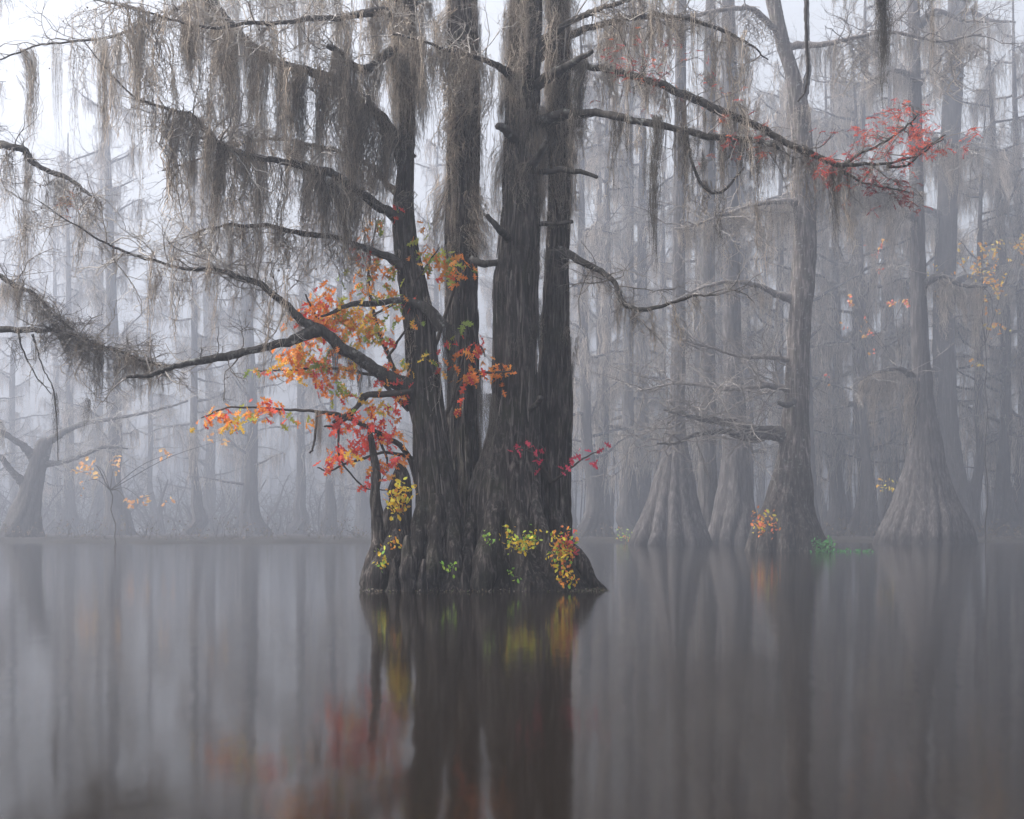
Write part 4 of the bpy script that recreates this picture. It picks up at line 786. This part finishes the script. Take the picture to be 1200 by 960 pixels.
# ------------------------------------------------------------------ cypresses further back: a few grown shapes, copied
def far_tree(seed, H, r0, n_br, zlow):
    global rng
    keep = rng; rng = np.random.default_rng(seed + 900)
    t = thing('cypress_tree', (0, 0, 0), 'far cypress', 'tree')
    lean = rng.normal(size=2) * .35
    zs = np.array([-.4, 0, .5, 1.2, 2.2, 3.6, 5.5, 9, 16, H * .8, H]); rs = r0 * np.array([3.2, 3.0, 2.5, 2.0, 1.55, 1.25, 1.05, .92, .74, .35, .06])
    wob = np.cumsum(rng.normal(size=(len(zs), 2)) * .12, axis=0); wob[:3] = 0
    mb = MB(); info = trunk(mb, [(lean[0] * z / 10 + w[0], lean[1] * z / 10 + w[1], z, r) for z, r, w in zip(zs, rs, wob)], sides=44, dz=.24, lobes=int(rng.integers(7, 12)), flute=.28, fh=2.0, seed=seed, bark=.02, barkf=28); mb.build('trunk', 'bark_mid', t)
    z, cx, cyy, R = info
    bm, tm, mm = MB(), MB(), MB()
    for i in range(n_br):
        zz = zlow + (H - 2 - zlow) * (i + rng.random()) / n_br; a = rng.uniform(0, 2 * pi); ln = rng.uniform(2.5, 5.2) * (1 - .35 * zz / H)
        p0 = np.array([np.interp(zz, z, cx), np.interp(zz, z, cyy), zz]); k = 14; pts = [p0]; d = np.array([math.cos(a), math.sin(a), rng.uniform(-.1, .45)])
        for s_ in range(k):
            d = unit(d + rng.normal(size=3) * [.14, .14, .12] + [0, 0, .02]); pts.append(pts[-1] + d * ln / k)
        pts = np.array(pts); br = np.linspace(.11, .02, k + 1) * (1.1 - .4 * zz / H)
        limb(bm, pts, br, 6, seed=seed * 31 + i)
        twig_system(tm, pts, br, n=(7, 24, 42), length=(1.6, .8, .45), r=(.022, .014, .010), t0=.2)
        for m_ in range(int(rng.integers(5, 10))):
            t_ = rng.uniform(.1, .98) * k; a_ = int(min(t_, k - 1)); q = pts[a_] + (pts[a_ + 1] - pts[a_]) * (t_ - a_)
            tg = pts[a_ + 1] - pts[a_]; tg = np.array([tg[0], tg[1], 0]); tg = tg / max(np.linalg.norm(tg), 1e-6)
            moss_geo(mm, rng.uniform(.3, 1.0), rng.uniform(.9, 3.8), int(rng.integers(2, 6)), int(rng.integers(14, 30)), .013, origin=q, depth=.12, k=6, curls=0, axis=tg)
    bm.build('limbs', 'bark_mid', t, kind='stuff'); tm.build('twigs', 'twig', t, kind='stuff'); mm.build('moss', 'moss', t, kind='stuff')
    rng = keep
    return t
protos = [far_tree(1, 31, .30, 30, 4.6), far_tree(2, 34, .35, 34, 4.0), far_tree(3, 28, .26, 28, 5.5), far_tree(4, 33, .38, 32, 3.6), far_tree(5, 29, .24, 30, 4.6)]
used = set()
def place(i, x, y, s, label, group=None):
    rz = rng.uniform(0, 2 * pi); sc_ = (s * rng.uniform(.95, 1.1), s)
    if i not in used:
        used.add(i); r = protos[i]; r.location = (x, y, 0); r.rotation_euler = (0, 0, rz); r.scale = (sc_[0], sc_[0], sc_[1]); r['label'] = label; r['group'] = group
        return r
    return copy_tree(protos[i], (x, y, 0), rz, sc_, label, group)
k_ = 0
def row(D, us, jit, lab, grp, smin=1.25, smax=1.55):
    global k_
    for u in us:
        d = D + rng.uniform(-jit, jit); place(k_ % 5, (u - U0) / F * d, d, rng.uniform(smin, smax), lab, grp); k_ += 1
row76 = [('hazy grey cypress just right of the big tree, across the water', 705), ('grey cypress between the big tree and the ridged conical base', 745), ('grey cypress directly behind the pale leaning one', 905), ('straight grey cypress a little right of the pale leaning one', 985), ('grey cypress left of the cone-footed one, its foot half hidden', 1020), ('grey cypress right of the cone-footed one, by the right edge', 1178), ('cypress at the very right edge, mostly cut off', 1240)]
row80 = [('leftmost of the three nearer hazy cypresses across the water on the left', 225), ('middle of the three nearer hazy cypresses across the water on the left', 300), ('rightmost of the three nearer hazy cypresses across the water on the left', 385)]
for lb_, u_ in row76 + row80:
    d_ = (116 if u_ > 600 else 142) + rng.uniform(-5, 5); place(k_ % 5, (u_ - U0) / F * d_, d_, rng.uniform(1.2, 1.45), lb_, 'nearer hazy cypresses'); k_ += 1
place(1, (-75 - U0) / F * 72, 72, 1.0, 'ghostly cypress cut off by the left edge, its mossy crown filling the upper left corner', 'nearer hazy cypresses')
place(3, (138 - U0) / F * 128, 128, 1.45, 'hazy cypress above the left water, its crown behind the big left limb', 'nearer hazy cypresses')
GL = ('faint fog-veiled cypress on the far side of the water left of the big tree', 'far cypresses left of the big tree')
GR = ('fog-veiled moss-hung cypress on the far side of the water right of the big tree', 'far cypresses right of the big tree')
row(158, [-20, 75, 345, 430, 505], 7, *GL); row(180, [15, 120, 290, 455, 530], 9, *GL)
row(114, [690, 760, 815, 880, 950, 1010, 1065, 1140, 1205, 1260], 7, *GR); row(138, [620, 700, 775, 840, 920, 975, 1045, 1110, 1180, 1250], 8, *GR)
row(170, [590, 660, 740, 810, 890, 960, 1030, 1100, 1160, 1230], 9, *GR); row(195, [-30, 60, 180, 250, 400, 490], 10, *GL)

# the wood that closes the swamp all round, too far off to tell its stems apart
def far_wood():
    mb = MB(); n = 4000
    # a closed loop: far side, both sides and behind the camera
    loop = smooth_poly(np.array([(-210, -30), (-215, 110), (-190, 250), (-100, 318), (10, 330), (120, 318), (200, 250), (215, 110), (205, -30), (90, -82), (0, -88), (-90, -82), (-210, -30), (-215, 110)], float), 1200)[:1060]
    i = rng.integers(len(loop), size=n); p = loop[i] + rng.normal(size=(n, 2)) * 13
    h = rng.uniform(20, 40, n) * (0.8 + 0.25 * np.sin(i * .021) + .12 * np.sin(i * .093)); r0 = rng.gamma(2.2, .17, n) + .12
    S = np.stack([p[:, 0], p[:, 1], np.full(n, -.2)], 1)
    q, R = grow(S, rng.normal(size=(n, 3)) * [.05, .05, 0] + [0, 0, 1], h, r0, k=6, wig=.07, tip=.25); R[:, 0] *= 1.9
    tubes(mb, q, R, 4, C=np.repeat(np.array([(.09, .08, .07)]) * rng.uniform(.6, 1.4, (n, 1)), 24, axis=0))
    m = 16000; b, t, _ = sample_on(q, R, m, .12, 1.0)
    d = rng.normal(size=(m, 3)) * [1, 1, .4] + [0, 0, .15]
    g, G = grow(b, d, rng.uniform(1, 4, m), np.full(m, .065), k=3, wig=.3, tip=.4); tubes(mb, g, G, 3, C=(.12, .105, .09))
    m2 = 18000; b, t, _ = sample_on(g, G, m2, .1, 1.0)
    g, G = grow(b, np.tile([0, 0, -1.], (m2, 1)), rng.uniform(.8, 3.8, m2), np.full(m2, .09), k=3, wig=.06, tip=.3); tubes(mb, g, G, 3, C=(.2, .18, .15))
    o = mb.build('far_wood', 'leaf_small', None, True, kind='stuff'); o['label'] = 'dense grey wood closing off the swamp in the distance'; o['category'] = 'wood'
far_wood()

# brush along the far bank
def far_shrub_mass(name, label, cols, xr, n, hh, seed):
    mb = MB(); x = rng.uniform(*xr, n); y = bank_edge(x) + rng.gamma(2., 3. if hh < 4 else 11., n) + (0 if hh < 4 else 28); S = np.stack([x, y, np.full(n, .1)], 1)
    q, R = grow(S, rng.normal(size=(n, 3)) * ([.6, .6, .2] if hh < 4 else [.07, .07, .1]) + [0, 0, 1], rng.uniform(.4, 1, n) * hh, (np.full(n, .018) if hh < 4 else rng.gamma(1.6, .05, n) + .025), k=5, wig=.25 if hh < 4 else .045, tip=.4)
    tubes(mb, q, R, 3, C=(.07, .06, .05)); small_leaves(mb, q[:, 2:].reshape(-1, 3), cols, n * 3, (.08, .2), .2)
    if hh > 4:
        b_, t_, _r = sample_on(q, R, n * 4, .35, 1.); g_, G_ = grow(b_, rng.normal(size=(n * 4, 3)) * [1, 1, .5] + [0, 0, .5], rng.uniform(.6, 2.4, n * 4), np.full(n * 4, .02), k=4, wig=.3, tip=.5); tubes(mb, g_, G_, 3, C=(.07, .06, .05))
    o = mb.build(name, 'leaf_small', None, False, kind='stuff'); o['label'] = label; o['category'] = 'brush'
far_shrub_mass('bank_thicket', 'dark leafless thicket standing on the foggy far bank', [(.05, .045, .035), (.07, .06, .045)], (2, 95), 650, 13.0, 2)
far_shrub_mass('bank_brush', 'thin leafless brush along the foggy far bank', [(.09, .085, .05), (.16, .12, .08), (.1, .07, .05)], (-60, 75), 1400, 1.8, 1)

# bushy undergrowth deep in the mist on the left
mb = MB(); n_ = 900; x_ = rng.uniform(-115, 2, n_); y_ = bank_edge(x_) + 70 + rng.gamma(2., 22., n_)
q_, R_ = grow(np.stack([x_, y_, np.full(n_, .1)], 1), rng.normal(size=(n_, 3)) * [.35, .35, .1] + [0, 0, 1], rng.uniform(3, 9, n_), rng.gamma(2., .05, n_) + .03, k=6, wig=.16, tip=.3); tubes(mb, q_, R_, 4, C=(.05, .044, .038))
m_ = 9000; b_, t_, r_ = sample_on(q_, R_, m_, .1, 1.); g_, G_ = grow(b_, rng.normal(size=(m_, 3)) * [1, 1, .6] + [0, 0, .5], rng.uniform(.8, 3., m_), np.full(m_, .035), k=4, wig=.3, tip=.5); tubes(mb, g_, G_, 3, C=(.06, .052, .045))
b_, t_, r_ = sample_on(g_, G_, m_, .2, 1.); g_, G_ = grow(b_, rng.normal(size=(m_, 3)) + [0, 0, -.2], rng.uniform(.4, 1.4, m_), np.full(m_, .025), k=3, wig=.3, tip=.5); tubes(mb, g_, G_, 3, C=(.07, .06, .05))
ug = mb.build('undergrowth', 'leaf_small', None, True, kind='stuff'); ug['label'] = 'dim tangled undergrowth deep in the mist on the left'; ug['category'] = 'undergrowth'

# yellow and orange leaf sprays hanging in the mist
def spray(label, spots, D, cols, group=None):
    u, v = spots[0][:2]; o = thing('understory_tree', (P(u, v, D)[0], D, 0), label, 'tree', group)
    cx_, _, cz = P(u, v, D); ms = MB()
    s = smooth_poly(np.array([[cx_ + .5, D + .6, -.2, .035], [cx_ + .3, D + .3, cz * .5, .028], [cx_, D, cz, .02]]), 14); s[:, :2] += np.cumsum(rng.normal(size=(14, 2)) * .09, axis=0); s[-1, :3] = (cx_, D, cz); limb(ms, s[:, :3], s[:, 3], 6); ms.build('trunk', 'stem', o)
    mb = MB()
    for (u, v, w, h, n) in spots:
        c = P(u, v, D); e = s[9, :3]
        lb = MB(); q = smooth_poly(np.array([[*e, .02], [*((e + c) / 2 + [0, 0, .3]), .014], [*c, .006]]), 10); limb(lb, q[:, :3], q[:, 3], 5); lb.build('branch', 'stem', o)
        pt = c + rng.normal(size=(max(6, n // 3), 3)) * [w / F * D * .4, .4, h / F * D * .4]
        small_leaves(mb, pt, cols, n, (.14, .30), .1)
    mb.build('leaves', 'leaf_small', o, False, kind='stuff')
spray('slender tree with golden orange leaves at the right edge', [(1150, 300, 40, 26, 90), (1162, 340, 24, 24, 50), (1160, 375, 26, 20, 36), (1140, 318, 20, 16, 30), (1195, 290, 16, 40, 26), (1145, 425, 12, 10, 12), (1090, 320, 10, 24, 14)], 80, [(.72, .38, .06), (.7, .3, .05), (.66, .48, .12)])
spray('sapling with a few yellow leaves beside the cone-footed cypress', [(1040, 568, 14, 8, 22), (1048, 575, 5, 5, 6)], 96, YEL)
spray('slender tree with scattered red and orange sprays between the leaning and cone-footed cypresses', [(1060, 352, 26, 8, 40), (1010, 386, 20, 10, 24), (1040, 290, 24, 22, 20), (995, 352, 10, 12, 12), (973, 445, 6, 6, 4), (1025, 415, 6, 6, 3)], 84, [(.6, .12, .07), (.6, .3, .07), (.55, .15, .1)])
spray('hazy tree with pale orange leaves low on the left', [(112, 545, 24, 20, 34), (98, 565, 16, 14, 14), (165, 585, 30, 8, 20), (150, 592, 10, 6, 6), (262, 515, 30, 14, 16), (205, 530, 26, 12, 10), (135, 548, 10, 8, 8)], 66, [(.62, .38, .14), (.6, .3, .12)])
shrub(733, 634, 84, 'small green and orange shrub at the water left of the ridged conical base', GRN + ORA[:1], 14, 20, 60, leaf=(.08, .17), stems=6)

# ------------------------------------------------------------------ the mist
hz = MB(); x0, x1, y0, y1, z0, z1 = -270, 270, -150, 390, -1.4, 60
hz.add([(x0, y0, z0), (x1, y0, z0), (x1, y1, z0), (x0, y1, z0), (x0, y0, z1), (x1, y0, z1), (x1, y1, z1), (x0, y1, z1)], [(0, 3, 2, 1), (4, 5, 6, 7), (0, 1, 5, 4), (1, 2, 6, 5), (2, 3, 7, 6), (3, 0, 4, 7)])
hm = bpy.data.materials.new('mist'); hm.use_nodes = True; HN, HL = hm.node_tree.nodes, hm.node_tree.links
for n_ in list(HN): HN.remove(n_)
pv = HN.new('ShaderNodeVolumePrincipled'); ho = HN.new('ShaderNodeOutputMaterial')
pv.inputs['Color'].default_value = (0.488, 0.515, 0.585, 1); pv.inputs['Density'].default_value = FOG; pv.inputs['Anisotropy'].default_value = 0.5
HL.new(pv.outputs[0], ho.inputs['Volume'])
pv.inputs['Density Attribute'].default_value = ''
if hasattr(hm, 'cycles') and hasattr(hm.cycles, 'homogeneous_volume'): hm.cycles.homogeneous_volume = True
hob = link('haze', hz.mesh('haze', None, False)); hob.data.materials.append(hm); hob['kind'] = 'stuff'; hob['label'] = 'cool pale morning mist filling the swamp'
